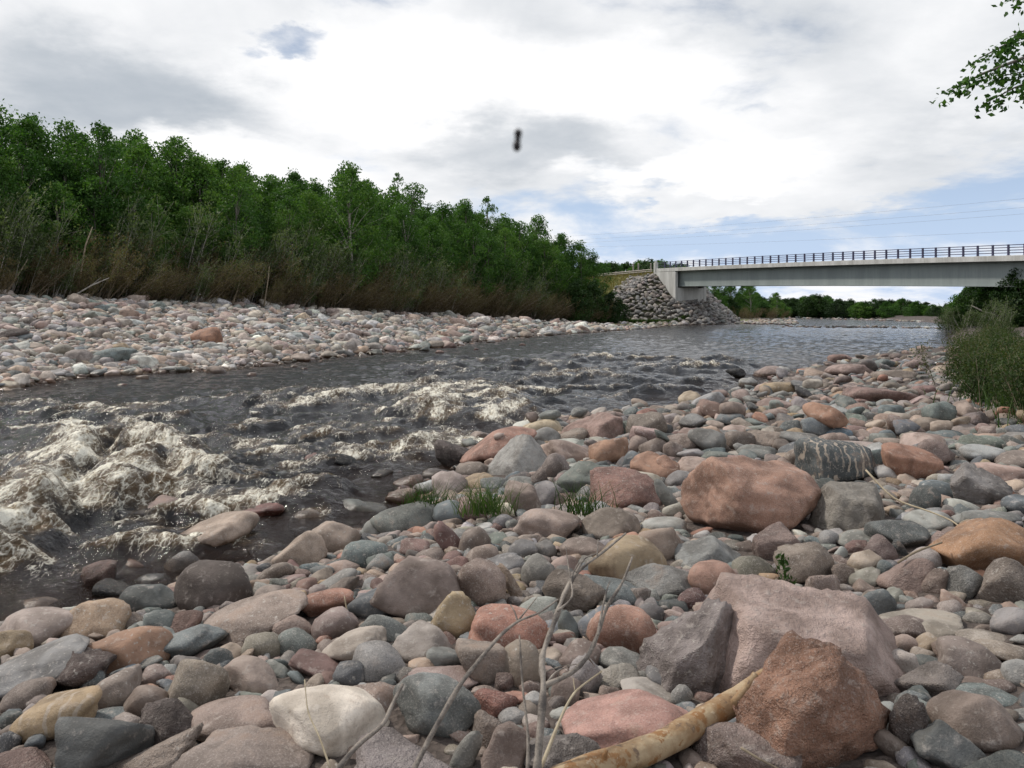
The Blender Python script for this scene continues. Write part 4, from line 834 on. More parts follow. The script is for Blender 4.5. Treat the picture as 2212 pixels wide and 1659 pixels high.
for key, lst in groups.items():
    lst.sort(key=lambda q: q[0])
    for n_, (d, s_) in enumerate(lst):
        pre = '' if len(lst) == 1 else ['nearest ', 'second ', 'third ', 'fourth ', 'fifth ', 'sixth ', 'seventh ', 'eighth ', 'ninth '][min(n_, 8)]
        s_['label'] = f"{pre}{key[0]} {key[1]}"
for s_ in stones:
    g_ = 'single stones standing in the river' if s_['water'] else ('boulders on the far gravel bar' if s_['far'] else 'stones of the near river bank')
    tag(s_['o'], s_['label'], 'boulder' if s_['o'].name.startswith('boulder') else 'stone', g_)
#__PART2__
# ------------------------------------------------------------------ bridge
def simple(name, c1, c2, scale=3.0, rough=0.8, bmp=0.2, coord='P', spec=0.4, metal=0.0):
    m, t, b = newmat(name); g = N(t, 'ShaderNodeNewGeometry'); P = g.outputs['Position']
    if coord == 'S':
        mq = N(t, 'ShaderNodeMapping'); mq.inputs['Scale'].default_value = (1, 1, .12); L(t, P, mq.inputs[0]); P = mq.outputs[0]
    n = noise(t, P, scale, 4, 0.65); n2 = noise(t, P, scale * 9, 3, 0.7)
    f = mth(t, 'ADD', mth(t, 'MULTIPLY', n, 0.7), mth(t, 'MULTIPLY', n2, 0.3))
    L(t, mixc(t, sstep(t, f, 0.35, 0.65), c1, c2), b.inputs['Base Color'])
    b.inputs['Roughness'].default_value = rough; b.inputs['Specular IOR Level'].default_value = spec; b.inputs['Metallic'].default_value = metal
    if bmp: bump(t, b, n2, bmp, 0.02)
    return m
M['concrete'] = simple('pale_concrete', (0.44, 0.43, 0.40), (0.66, 0.65, 0.62), 0.9, 0.85, 0.1, 'S')
M['steel'] = simple('grey_girder_paint', (0.26, 0.295, 0.285), (0.33, 0.365, 0.355), 0.5, 0.6, 0.03, 'S')
M['rail'] = simple('violet_rail_paint', (0.055, 0.055, 0.10), (0.085, 0.08, 0.15), 2.0, 0.5, 0.0)
M['asphalt'] = simple('asphalt', (0.04, 0.04, 0.042), (0.06, 0.06, 0.06), 5, 0.9, 0.2)
M['wood'] = simple('weathered_wood', (0.25, 0.22, 0.18), (0.42, 0.38, 0.33), 6, 0.85, 0.3)
SP = 1.5
def zdeck(s): i = s / SP; return 8.62 - 0.0295 * i - 0.00038 * i * i
def BP(s, t, z): p = bxy(s, t); return (p[0], p[1], z)
SEND = 87.0
def sweep(name, prof, s0, s1, mat, par, step=3.0):
    n = max(2, int((s1 - s0) / step) + 1); V = []; k = len(prof)
    for s in np.linspace(s0, s1, n):
        for tt, zz in prof: V.append(BP(s, tt, zdeck(s) + zz))
    Fc = [(i * k + j, i * k + (j + 1) % k, (i + 1) * k + (j + 1) % k, (i + 1) * k + j) for i in range(n - 1) for j in range(k)]
    Fc += [tuple(range(k - 1, -1, -1)), tuple(range((n - 1) * k, n * k))]
    return obj(name, mesh(name, np.array(V), Fc, False), mat, par)
def rect(t0, t1, z0, z1): return [(t0, z0), (t1, z0), (t1, z1), (t0, z1)]
br = empty('road_bridge', (0, 0, 0))
tag(br, 'grey girder road bridge with violet railing crossing the river', 'bridge')
sweep('deck_edge', [(0, -.50), (.42, -.50), (.42, 0), (.02, 0), (0, -.03)], -2.4, SEND, M['concrete'], br)
sweep('deck_edge', rect(5.08, 5.5, -.50, 0), -2.4, SEND, M['concrete'], br)
sweep('deck_slab', rect(.42, 5.08, -.46, -.20), -2.4, SEND, M['concrete'], br)
sweep('roadway', rect(.5, 5.0, -.196, -.14), -2.3, SEND - .1, M['asphalt'], br)
for tc_ in (.95, 4.55):
    g_ = sweep('girder', rect(tc_ - .02, tc_ + .02, -2.76, -.56), 2.35, SEND - 1.5, M['steel'], br)
    sweep('flange', rect(tc_ - .28, tc_ + .28, -2.82, -2.76), 2.35, SEND - 1.5, M['steel'], g_)
    sweep('flange', rect(tc_ - .22, tc_ + .22, -.555, -.505), 2.35, SEND - 1.5, M['steel'], g_)
pm = MB(); pm.box((0, 0, .5), (.13, .17, 1.0)); pm.box((0, 0, .012), (.24, .26, .03)); pme = pm.mesh('railing_post')
brot = math.atan2(BU[1], BU[0])
for i in range(0, 57):
    s = i * SP; p = obj('railing_post', pme, M['rail'], br, BP(s, .16, zdeck(s))); p.rotation_euler = (0, 0, brot)
for zz in (.24, .48, .72, .95): sweep('rail', rect(.20, .25, zz - .035, zz + .035), -2.0, SEND, M['rail'], br)
# abutment: flared wing wall, pilaster, bearing shelf
def slab(name, poly, t0, t1, mat, par):
    n = len(poly); V = [BP(s, t0, z) for s, z in poly] + [BP(s, t1, z) for s, z in poly]
    Fc = [tuple(range(n)), tuple(range(2 * n - 1, n - 1, -1))] + [(i, i + n, (i + 1) % n + n, (i + 1) % n) for i in range(n)]
    return obj(name, mesh(name, np.array(V), Fc, False), mat, par)
z0_ = zdeck(0)
slab('wing_wall', [(3.2, 2.2), (3.2, zdeck(3.2) - .80), (3.0, zdeck(3) - .56), (-2.4, z0_ - .503), (-2.6, 6.6), (-1.0, 5.2), (1.0, 3.6)], -.06, .40, M['concrete'], br)
slab('wing_wall', [(3.2, 2.2), (3.2, zdeck(3.2) - .80), (3.0, zdeck(3) - .56), (-2.4, z0_ - .503), (-2.6, 6.6), (-1.0, 5.2), (1.0, 3.6)], 5.1, 5.55, M['concrete'], br)
slab('bearing_shelf', [(1.6, 2.2), (3.16, 2.2), (3.16, zdeck(3) - 3.05), (1.6, zdeck(2) - 3.05)], .40, 5.1, M['concrete'], br)
slab('back_wall', [(.9, 2.2), (1.59, 2.2), (1.59, zdeck(2) - .52), (.9, zdeck(1) - .52)], .40, 5.1, M['concrete'], br)
pil = slab('pilaster', [(-2.75, z0_ - .9), (-2.25, z0_ - .9), (-2.25, z0_ + 1.0), (-2.75, z0_ + 1.0)], -.10, .42, M['concrete'], br)
slab('pilaster_cap', [(-2.68, z0_ + 1.0), (-2.32, z0_ + 1.0), (-2.42, z0_ + 1.3), (-2.58, z0_ + 1.3)], .0, .32, M['concrete'], pil)
slab('abutment', [(SEND - 2, -1), (SEND + 1, -1), (SEND + 1, zdeck(SEND) - .51), (SEND - 2, zdeck(SEND) - 2.9)], .0, 5.5, M['concrete'], br)
# road behind the abutment
V = []; 
for s in np.linspace(-2.5, -90, 12):
    for tt in (.2, 5.3): V.append(BP(s, tt, 8.05 - .02 * (-s - 2.5)))
ro = obj('road', mesh('road', np.array(V), [(2 * i, 2 * i + 1, 2 * i + 3, 2 * i + 2) for i in range(11)], False), M['asphalt']); tag(ro, kind='structure')
# guard rail and tall posts beside the road
gr = empty('guard_rail', BP(-4, .2, 7.9)); tag(gr, 'low wooden guard rail behind the left end of the bridge', 'guard rail')
for i in range(9):
    mb = MB(); s = -3.6 - i * 2.2; mb.box((0, 0, .05), (.16, .16, 1.5)); p = obj('post', mb.mesh('post'), M['wood'], gr); p.location = Vector(BP(s, -.1, 8.0)) - gr.location
for zz in (.35, .62):
    mb = MB(); a_ = Vector(BP(-3.0, -.2, 7.95 + zz)) - gr.location; c_ = Vector(BP(-22, -.2, 7.95 + zz)) - gr.location
    mb.tube([a_, c_], .09, 4); obj('rail_beam', mb.mesh('rail_beam'), M['wood'], gr)
for k, (px, Y, lab) in enumerate(((1406, 127.5, 'pale tall post standing closest to the bridge end'), (1379, 130, 'pale tall post in the middle of the roadside three'), (1368, 132, 'pale tall post farthest from the bridge end'))):
    mb = MB(); mb.tube([(0, 0, -1.4), (0, 0, 1.55), (0, 0, 1.62)], [.13, .12, .06], 8)
    p = W(px, 590, Y); tag(obj('roadside_post', mb.mesh('roadside_post'), M['wood'], None, p), lab, 'post', 'tall roadside posts')

# riprap: broken grey rocks over the abutment slope
rip = empty('riprap_slope', (B0[0], B0[1], 0)); tag(rip, 'slope of broken grey rocks below the bridge abutment', 'riprap')
RPAL = [(.30, .285, .27), (.25, .25, .245), (.35, .32, .295), (.22, .215, .21), (.33, .285, .255), (.38, .365, .345)]
rmesh = [mesh('rock', *rock_shape(700 + i, 'a', 2), smooth=False) for i in range(8)]
cand = []
rr = np.random.default_rng(8)
cells = {}
for q in range(26000):
    s = rr.uniform(-12, 15); tt = rr.uniform(-14, 21); x, y = bxy(s, tt)
    e = float(emb_h(x, y))
    if e < -.35: continue
    if e > 7.6: continue
    if (-1.2 < tt < 6.7 and s < 3.3) and not (e < 3.3 and s > 3.2): 
        if -.35 < tt < 5.8: continue
    if s < -7.5 - rr.uniform(0, 1.5) and tt < 2: continue
    if tt > 6 and s < -4: continue
    a = rr.uniform(.28, .58); key = (int(x / .62), int(y / .62))
    if any(((x - c[0]) ** 2 + (y - c[1]) ** 2) < (.52 * (a + c[2])) ** 2 for dx in (-1, 0, 1, -2, 2) for dy in (-1, 0, 1, -2, 2) for c in cells.get((key[0] + dx, key[1] + dy), ())): continue
    cells.setdefault(key, []).append((x, y, a)); cand.append((x, y, e + .05, a))
cand.sort(key=lambda c: -c[3] * (1.6 if c[0] < 31 else 1.0))
slope_rest = []
for n_, (x, y, z, a) in enumerate(cand):
    if n_ < 300:
        o = obj('rock', rmesh[n_ % 8], M['rockj'], rip); o.location = (x - B0[0], y - B0[1], z)
        o.scale = (a * 1.15, a * .9, a * .62); o.rotation_euler = (rr.normal(0, .4), rr.normal(0, .4), rr.uniform(0, 6.3))
        c = RPAL[int(rr.integers(6))]; v = rr.uniform(.8, 1.15); o.color = (*[q * v for q in c], 1)
    else: slope_rest.append((x - B0[0], y - B0[1], z, a * 1.15, a * .9, a * .62))
COL['rip1'], COL['rip2'], COL['rip3'], COL['rip4'] = RPAL[:4]
vset['rip'] = [rock_shape(760 + i, 'a', 2) for i in range(6)]
o = mass('small_rocks', slope_rest, ['rip'] * len(slope_rest), vset, None, None, M['rocks'], ['rip1', 'rip2', 'rip3', 'rip4'], smooth=False)
o.parent = rip; o['kind'] = 'stuff'
print('riprap', len(cand))

# ------------------------------------------------------------------ wires
M['wire'] = simple('wire', (0.10, 0.10, 0.11), (0.16, 0.16, 0.17), 2, 0.6, 0)
pole_a, pole_b = (-18.0, 205.0), (62.0, 72.0)
labs = ['topmost overhead wire above the bridge', 'second overhead wire from the top above the bridge', 'third overhead wire from the top above the bridge', 'lowest overhead wire just above the bridge railing']
ends = [((1265, 508), (2212, 429)), ((1265, 517), (2212, 448)), ((1283, 523), (2212, 462)), ((1283, 533), (2212, 498.5))]
pa, pb = Vector((*pole_a, 0)), Vector((*pole_b, 0))
wz_ends = []
for k, ((xa, ya), (xb, yb)) in enumerate(ends):
    def depth_at(px):     # where the ray crosses the vertical plane through both poles
        u = (px - CX) / F; d = pb - pa; tt = (u * pa.y - pa.x) / (d.x - u * d.y); return pa.y + tt * d.y, tt
    Ya, ta = depth_at(xa); Yb, tb = depth_at(xb)
    za = EYE + (HZ - ya) / F * Ya; zb = EYE + (HZ - yb) / F * Yb
    off = (k % 3 - 1) * .55 if k < 3 else 0
    sag = .9; pts = []
    for tt in np.linspace(0, 1, 26):
        z = za + (zb - za) * (tt - ta) / (tb - ta); z += -sag * 4 * tt * (1 - tt) + sag * 4 * (ta * (1 - ta) * (tb - tt) / (tb - ta) + tb * (1 - tb) * (tt - ta) / (tb - ta))
        p = pa.lerp(pb, tt); pts.append((p.x, p.y, z))
    mb = MB(); mb.tube(pts, .008, 4); o = obj('overhead_wire', mb.mesh('overhead_wire'), M['wire']); tag(o, labs[k], 'wire', 'overhead wires')
    wz_ends.append((pts[0][2], pts[-1][2]))
for e, (pp, lab) in enumerate(((pole_a, 'utility pole hidden behind the far forest'), (pole_b, 'utility pole past the right end of the bridge'))):
    zt = max(w_[e] for w_ in wz_ends) + .4; root = empty('utility_pole', (pp[0], pp[1], 0)); tag(root, lab, 'utility pole')
    mb = MB(); mb.tube([(0, 0, -1), (0, 0, zt)], [.18, .12], 8); obj('pole', mb.mesh('pole'), M['wood'], root)
    for w_ in wz_ends[:3]:
        mb = MB(); mb.box((0, 0, w_[e]), (1.6, .12, .12)); obj('crossarm', mb.mesh('crossarm'), M['wood'], root)

# ------------------------------------------------------------------ trees and brush
def leafmat(name, dark, mid, light, trans=0.35, rough=0.6):
    m, t, b = newmat(name)
    oi = N(t, 'ShaderNodeObjectInfo'); tint = attr(t, 'tint').outputs['Fac']
    f = mth(t, 'ADD', mth(t, 'MULTIPLY', tint, 0.75), mth(t, 'MULTIPLY', mth(t, 'SUBTRACT', oi.outputs['Random'], 0.5), 0.5))
    c = mixc(t, sstep(t, f, 0.0, 0.5), dark, mid); c = mixc(t, sstep(t, f, 0.45, 1.0), c, light)
    b.inputs['Roughness'].default_value = rough; b.inputs['Specular IOR Level'].default_value = 0.25
    L(t, c, b.inputs['Base Color'])
    tr = N(t, 'ShaderNodeBsdfTranslucent'); L(t, mixc(t, 1.0, c, (1.1, 1.25, 0.5), 'MULTIPLY'), tr.inputs[0])
    mx = N(t, 'ShaderNodeMixShader'); mx.inputs[0].default_value = trans
    L(t, b.outputs[0], mx.inputs[1]); L(t, tr.outputs[0], mx.inputs[2]); L(t, mx.outputs[0], t.nodes['Material Output'].inputs[0])
    return m
M['leaf'] = leafmat('green_leaves', (0.034, 0.090, 0.018), (0.075, 0.165, 0.030), (0.14, 0.235, 0.05))
M['leafolive'] = leafmat('olive_leaves', (0.055, 0.080, 0.028), (0.10, 0.14, 0.055), (0.18, 0.22, 0.10))
M['leafbrown'] = leafmat('brown_leaves', (0.075, 0.052, 0.026), (0.145, 0.110, 0.052), (0.15, 0.175, 0.065), 0.35)
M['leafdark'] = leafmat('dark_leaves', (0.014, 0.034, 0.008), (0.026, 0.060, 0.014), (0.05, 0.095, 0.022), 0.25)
M['bark'] = simple('grey_bark', (0.075, 0.065, 0.055), (0.20, 0.18, 0.155), 5, 0.9, 0.4)
M['birch'] = simple('pale_bark', (0.22, 0.19, 0.16), (0.46, 0.43, 0.38), 5, 0.85, 0.3)
M['stem'] = simple('dry_stem', (0.15, 0.115, 0.08), (0.34, 0.275, 0.19), 5, 0.9, 0.2)
def leaf_quads(Cn, size, r_, up=0.35, aspect=0.55, axis=None, spread=1.0):
    n = len(Cn); a = r_.normal(size=(n, 3)) * spread
    if axis is not None: a = a + axis
    a /= np.linalg.norm(a, axis=1)[:, None]
    nr = r_.normal(size=(n, 3)); nr[:, 2] = np.abs(nr[:, 2]) + up
    b = np.cross(nr, a); b /= np.linalg.norm(b, axis=1)[:, None] + 1e-9
    s = (size * r_.uniform(.65, 1.3, n))[:, None]
    V = np.stack([Cn - a * s * .5, Cn + b * s * aspect * .5 - a * s * .02, Cn + a * s * .5, Cn - b * s * aspect * .5 - a * s * .02], 1).reshape(-1, 3)
    return V, np.arange(4 * n).reshape(n, 4)
def tree_meshes(seed, Hh, spread, lo=.22, nclump=46, per=105, leaf=.17, drop=0.0, wispy=.0):
    r_ = np.random.default_rng(seed); mb = MB()
    lean = r_.normal(0, .05, 2); n = 8
    tp = [Vector((lean[0] * Hh * q * q + .12 * math.sin(q * 5 + seed), lean[1] * Hh * q * q + .10 * math.cos(q * 4 + seed), Hh * q * .96 - .25 * (q == 0))) for q in np.linspace(0, 1, n)]
    mb.tube(tp, [max(.018, .014 * Hh * (1 - q) ** .8 + .012) for q in np.linspace(0, 1, n)], 6)
    cs = []; P_, T_ = [], []
    for k in range(nclump):
        q = lo + (1 - lo) * (k + r_.uniform()) / nclump
        prof = (math.sin(math.pi * min(1, (q - lo) / (1 - lo) * .86 + .14)) ** .75) * (1 if q < .75 else .9)
        rad = spread * prof * math.sqrt(r_.uniform(.12, 1)); th = r_.uniform(0, 6.283)
        bq = tp[min(n - 1, max(0, int((q - .12) * (n - 1))))]
        ct = Vector((lean[0] * Hh * q * q + rad * math.cos(th), lean[1] * Hh * q * q + rad * math.sin(th), Hh * q + r_.normal(0, .15) - drop * rad))
        if k % 2 == 0: mb.tube([bq, bq.lerp(ct, .55) + Vector((0, 0, .12)), ct], [.035, .022, .009], 4)
        cr = r_.uniform(.38, .78) * (spread / 1.9) * (1.15 - .45 * q)
        m_ = int(per * r_.uniform(.6, 1.35) * (1 - wispy * (q > .8)))
        d = r_.normal(size=(m_, 3)); d /= np.linalg.norm(d, axis=1)[:, None]
        d *= (r_.uniform(.15, 1.15, m_) ** .6)[:, None] * cr; d[:, 2] *= .72
        P_.append(np.array(ct) + d); tn = r_.uniform(0.15, .85)
        T_.append(np.clip(tn + r_.normal(0, .22, m_), 0, 1))
    m_ = int(per * nclump * .12); q = r_.uniform(lo, 1, m_); th = r_.uniform(0, 6.283, m_); rad = spread * np.sin(np.pi * np.clip((q - lo) / (1 - lo) * .86 + .14, 0, 1)) * r_.uniform(.6, 1.15, m_)
    P_.append(np.stack([rad * np.cos(th), rad * np.sin(th), Hh * q], 1)); T_.append(r_.uniform(0, 1, m_))
    Cn = np.concatenate(P_); V, Fc = leaf_quads(Cn, leaf, r_)
    return mb.mesh('trunk', True), mesh('crown', V, Fc, False, {'tint': ('FLOAT', np.repeat(np.concatenate(T_), 4))})
def put_tree(name, kit, loc, sc, rz, label, cat, group, mats, sz=None):
    e = empty(name, loc, rz); e.scale = (sc, sc, sz or sc); tag(e, label, cat, group)
    tr, cr = kit
    a = obj('trunk', tr, mats[0], e); c = obj('crown', cr, mats[1], e); return e
kits = [tree_meshes(40 + i, 10.0, 2.5 + .28 * (i % 4), .10 + .05 * (i % 3), 66, 120, .20, wispy=.35 * (i % 2)) for i in range(7)]
bushy = [tree_meshes(60 + i, 6.0, 3.0, .03, 60, 105, .30) for i in range(4)]
kits_tall = [tree_meshes(70 + i, 11.5, 1.6, .40, 44, 75, .19, wispy=.4) for i in range(3)]
rt = random.Random(21)
TL = [Vector(p) for p in tree_line]
def along_line(u):
    seg = [(TL[i + 1] - TL[i]).length for i in range(len(TL) - 1)]; tot = sum(seg); d = u * tot
    for i, s in enumerate(seg):
        if d <= s or i == len(seg) - 1:
            p = TL[i].lerp(TL[i + 1], d / s); t_ = (TL[i + 1] - TL[i]).normalized(); return p, Vector((-t_.y, t_.x))
        d -= s
LINE_LEN = sum((TL[i + 1] - TL[i]).length for i in range(len(TL) - 1))
def place_word(px):
    for lim, wd in ((70, 'at the left edge of the picture'), (200, 'above the pink round far boulder'), (330, 'between the pink and orange far boulders'), (500, 'above the big orange far boulder'), (640, 'above the pinkish brush boulder'), (780, 'left of the middle of the forest'), (900, 'right of the middle of the forest'), (1030, 'above the wet reddish far boulder'), (1150, 'toward the bridge'), (1250, 'near the end of the forest')):
        if px < lim: return wd
    return 'beside the riprap'
n_tree = 0
for row, (off, step, mn, mx) in enumerate(((3.6, 2.5, .62, .85), (6.3, 2.4, .78, .98), (9.4, 2.6, .9, 1.08), (13.0, 3.0, .95, 1.15), (18.0, 3.8, .95, 1.15))):
    d = 6.0
    while d < LINE_LEN:
        p, nrm = along_line(d / LINE_LEN); q = p + nrm * (off + rt.uniform(-1.2, 1.2)); d += step * rt.uniform(.7, 1.3)
        px = CX + F * q.x / q.y
        if px < -260: continue
        if emb_h(q.x, q.y) > .6 + .0 * q.x and q.x > 12: continue
        z = float(zg(np.array([q.x]), np.array([q.y]))[0])
        sc = rt.uniform(mn, mx) * (.89 + .22 * min(1, max(0, (q.y - 42) / 25)) + .22 * min(1, max(0, (q.y - 70) / 25)))
        kit = kits[rt.randrange(7)] if rt.random() > .06 or row < 2 else kits_tall[rt.randrange(3)]; pale = rt.random() < .35
        lab = f"{'short' if sc < (mn + mx) / 2 else 'tall'} {'pale' if pale else 'dark'}-stemmed tree in {['first', 'second', 'third', 'fourth', 'last'][row]} forest row {place_word(px)}"
        put_tree('forest_tree', kit, (q.x, q.y, z - .1), sc, rt.uniform(0, 6.28), lab, 'tree', 'trees of the far bank forest', (M['birch'] if pale else M['bark'], M['leaf']), sc * rt.uniform(.92, 1.08)); n_tree += 1
# three crowns that stand out above the rest
for px, py, Y, k, sc, lab in ((760, 360, 66, 2, 1.20, 'dark round-topped tree rising above the forest line'), (228, 262, 50, 5, 1.22, 'loose open-crowned tree rising at left of the forest'), (60, 242, 50, 3, 1.2, 'highest dense tree at the left edge of the forest')):
    p = W(px, py, Y); z = float(zg(np.array([p.x]), np.array([p.y]))[0]); sc = (p.z - z) / 10.2
    put_tree('forest_tree', kits[k], (p.x, p.y, z - .1), sc * .95, rt.uniform(0, 6), lab, 'tree', 'trees of the far bank forest', (M['bark'], M['leafdark'] if px == 760 else M['leaf']), sc)
# end-of-wood bushes next to the riprap
for px, py, Y, sc in ((1275, 690, 108, .62), (1315, 692, 112, .50), (1338, 690, 116, .42), (1240, 690, 104, .62)):
    p = W(px, py, Y); z = float(zg(np.array([p.x]), np.array([p.y]))[0])
    put_tree('forest_tree', bushy[rt.randrange(4)], (p.x, p.y, z - .4), sc * 1.3, rt.uniform(0, 6), 'low dark bushy tree where the forest meets the riprap', 'tree', 'bushy trees beside the riprap', (M['bark'], M['leafdark']), sc * 1.5)

# flood-bent brush along the forest edge: stems lean downstream to the right
def brush_meshes(seed, hgt, lean, nst, nleaf, leaf, kind):
    r_ = np.random.default_rng(seed); mb = MB(); P_, T_, A_ = [], [], []
    for k in range(nst):
        b = np.array([r_.normal(0, .55), r_.normal(0, .5), -.1]) * min(1, .45 + hgt / 6); ln = hgt * r_.uniform(.6, 1.1); la = lean * r_.uniform(.5, 1.35); az = r_.normal(0, .35)
        pts = []
        for q in np.linspace(0, 1, 5):
            pts.append(b + np.array([math.sin(la) * math.cos(az) * ln * (q + .15 * q * q), math.sin(la) * math.sin(az) * ln * q, math.cos(la) * ln * q * (1 - .06 * q)]))
        k_ = min(1, hgt / 3.4); mb.tube(pts, [v * k_ for v in ([.035, .028, .02, .012, .005] if r_.uniform() < .55 else [.018, .014, .010, .007, .003])], 4)
        d0 = (pts[-1] - pts[0]) / np.linalg.norm(pts[-1] - pts[0])
        for j in range(7):                      # side twigs
            q = r_.uniform(.25, .95); o_ = pts[0] + (pts[-1] - pts[0]) * q; d = d0 + r_.normal(0, .38, 3); d /= np.linalg.norm(d); l2 = ln * r_.uniform(.15, .35)
            mb.tube([o_, o_ + d * l2], [.008 * k_, .003 * k_], 3)
            m_ = nleaf // (nst * 7); tt = r_.uniform(.1, 1.1, m_)
            P_.append(o_ + d * (l2 * tt)[:, None] + r_.normal(0, .05 + .08 * k_, (m_, 3))); A_.append(np.repeat(d[None], m_, 0))
            hi = np.clip((P_[-1][:, 2] / hgt - .35) * 1.5, 0, 1)
            T_.append(np.clip(r_.uniform(.05, .7) + r_.normal(0, .16, m_) + .3 * hi, 0, 1))
    Cn = np.concatenate(P_); V, Fc = leaf_quads(Cn, leaf, r_, .2, .42, np.concatenate(A_) * 1.2)
    return mb.mesh('stems', True), mesh('foliage', V, Fc, False, {'tint': ('FLOAT', np.repeat(np.concatenate(T_), 4))})
bk = [brush_meshes(100 + i, 3.4 + .3 * (i % 3), R(30 + 8 * (i % 3)), 14, 2300, .13, 0) for i in range(5)]
bko = [brush_meshes(120 + i, 4.2, R(16), 10, 1900, .16, 1) for i in range(3)]
def put_brush(name, kit, loc, sc, rz, label, group, mats, cat='shrub'):
    e = empty(name, loc, rz); e.scale = (sc,) * 3; tag(e, label, cat, group)
    obj('stems', kit[0], mats[0], e); obj('foliage', kit[1], mats[1], e); return e
for row, (off, step, a_, b_) in enumerate(((-.3, 1.3, .5, .85), (1.3, 1.45, .7, 1.1), (2.9, 1.7, .9, 1.4))):
    d = 9.0
    while d < LINE_LEN * .985:
        p, nrm = along_line(d / LINE_LEN); q = p + nrm * (off + rt.uniform(-.6, .6)); d += step * rt.uniform(.65, 1.35)
        px = CX + F * q.x / q.y
        if px < -150: continue
        z = float(zg(np.array([q.x]), np.array([q.y]))[0]); far_ = (q.y - 38) / 70
        sc = rt.uniform(a_, b_) * (1 + .25 * far_) * (1.0 if q.y < 100 else .75)
        if row == 2 and rt.random() < .72 or row == 1 and rt.random() < .55 or row == 0 and rt.random() < .2:
            put_brush('willow_shrub', bko[rt.randrange(3)], (q.x, q.y, z), sc, rt.uniform(-.4, .4), f"{'short' if sc < (a_ + b_) / 2 else 'tall'} grey-green willow shrub in the brown brush {place_word(px)}", 'willow shrubs at the forest edge', (M['birch'], M['leafolive']))
        else:
            put_brush('leaning_shrub', bk[rt.randrange(5)], (q.x, q.y, z), sc, rt.uniform(-.35, .35), f"{'short' if sc < (a_ + b_) / 2 else 'tall'} brown leaning shrub {['at the gravel', 'in mid brush', 'behind the brush'][row]} {place_word(px)}", 'flood-bent brown shrubs', (M['stem'], M['leafbrown']))
for k in range(64):      # green undergrowth below the trees
    d = 8 + (LINE_LEN - 9) * (k + rt.random()) / 64; p, nrm = along_line(d / LINE_LEN); q = p + nrm * rt.uniform(3.2, 7.5); px = CX + F * q.x / q.y
    if px < -200 or emb_h(q.x, q.y) > .6: continue
    z = float(zg(np.array([q.x]), np.array([q.y]))[0]); sc = rt.uniform(.42, .72)
    put_tree('undergrowth_bush', bushy[k % 4], (q.x, q.y, z - .2), sc * .8, rt.uniform(0, 6), f"{'low' if sc < .57 else 'high'} green bush under the forest trees {place_word(px)}", 'bush', 'undergrowth of the far forest', (M['bark'], M['leaf']), sc)
# pale snapped stems in the brush
for k, (px, py, qx, qy, Y, lab) in enumerate(((150, 642, 236, 600, 41, 'pale snapped trunk lying slanted in the brush at left'), (165, 575, 200, 490, 42, 'slanting bare sapling stem at left of the brush'), (0, 655, 60, 560, 39.5, 'leaning stem at the left edge of the brush'), (570, 655, 582, 575, 52, 'thin upright birch stem in the middle of the brush'), (500, 665, 520, 600, 50, 'leaning thin stem in the brush above the gravel bar'))):
    a_, c_ = W(px, py, Y), W(qx, qy, Y + .8); mb = MB(); mdl = a_.lerp(c_, .5) + Vector((.06, 0, .08)); ba = float(zg(np.array([a_.x]), np.array([a_.y]))[0]); a_.z = min(a_.z, ba + .1)
    mb.tube([a_, mdl, c_], [.055, .04, .02], 6); mb.tube([mdl, mdl + (c_ - mdl) * .4 + Vector((.1, .1, .28))], [.022, .008], 4)
    root = obj('snapped_sapling', mb.mesh('snapped_sapling', True), M['birch'] if k == 0 else M['stem']); tag(root, lab, 'sapling', 'pale saplings in the brush')
# grass on the spit and embankment
def grass_mesh(name, pts, hgt, wid, r_, lean=.25, parent=None):
    n = len(pts); pts = np.asarray(pts, float); th = r_.uniform(0, 6.283, n); hh = hgt * r_.uniform(.5, 1.25, n)
    d = np.stack([np.cos(th), np.sin(th), np.zeros(n)], 1); ln = r_.normal(0, lean, (n, 3)) * hh[:, None]; ln[:, 2] = 0
    wv = (d * wid * r_.uniform(.6, 1.3, n)[:, None]); up = np.zeros((n, 3)); up[:, 2] = hh
    V = np.stack([pts - wv / 2, pts + wv / 2, pts + up * .55 + ln * .35 + wv * .32, pts + up * .55 + ln * .35 - wv * .32, pts + up + ln], 1).reshape(-1, 3)
    i = 5 * np.arange(n)[:, None]; F4 = (i + np.array([[0, 1, 2, 3]])); F3 = (i + np.array([[3, 2, 4]]))
    Fc = [tuple(f) for f in F4] + [tuple(f) for f in F3]
    return mesh(name, V, Fc, False, {'tint': ('FLOAT', np.repeat(r_.uniform(0, 1, n), 5))})
M['grass'] = leafmat('green_grass', (0.028, 0.060, 0.012), (0.055, 0.105, 0.022), (0.115, 0.16, 0.05), .3)
M['drygrass'] = leafmat('dry_grass', (0.14, 0.12, 0.045), (0.26, 0.21, 0.085), (0.36, 0.29, 0.13), .3)
rg_ = np.random.default_rng(77); pts = []
for k in range(5200):
    u = rg_.uniform(0, 1); px = 1200 + 290 * u; py = 695.5 + rg_.uniform(-6, 4) * (1 - .5 * u) + 2 * u; Y = min(126, F * EYE / (py - HZ)); Y = Y * .93 if u > .5 else Y * .9
    x = (px - CX) / F * Y; pts.append((x, Y, 0))
pts = np.array(pts); pz = zg(pts[:, 0], pts[:, 1]); pts[:, 2] = pz; pts = pts[(pz > .02) & (pz < 1.3)]
tag(obj('bank_grass', grass_mesh('bank_grass', pts, .6, .10, rg_), M['grass']), 'bright green grass on the low bank in front of the riprap', 'grass', kind='stuff')
pts = []
while len(pts) < 5200:
    s, tt = rg_.uniform(-26, -2.8), rg_.uniform(-9, 1.2); x, y = bxy(s, tt); e = float(emb_h(np.array(x), np.array(y)))
    if e < 3.2 or (s > -7 and e < 7.3): continue
    pts.append((x, y, e))
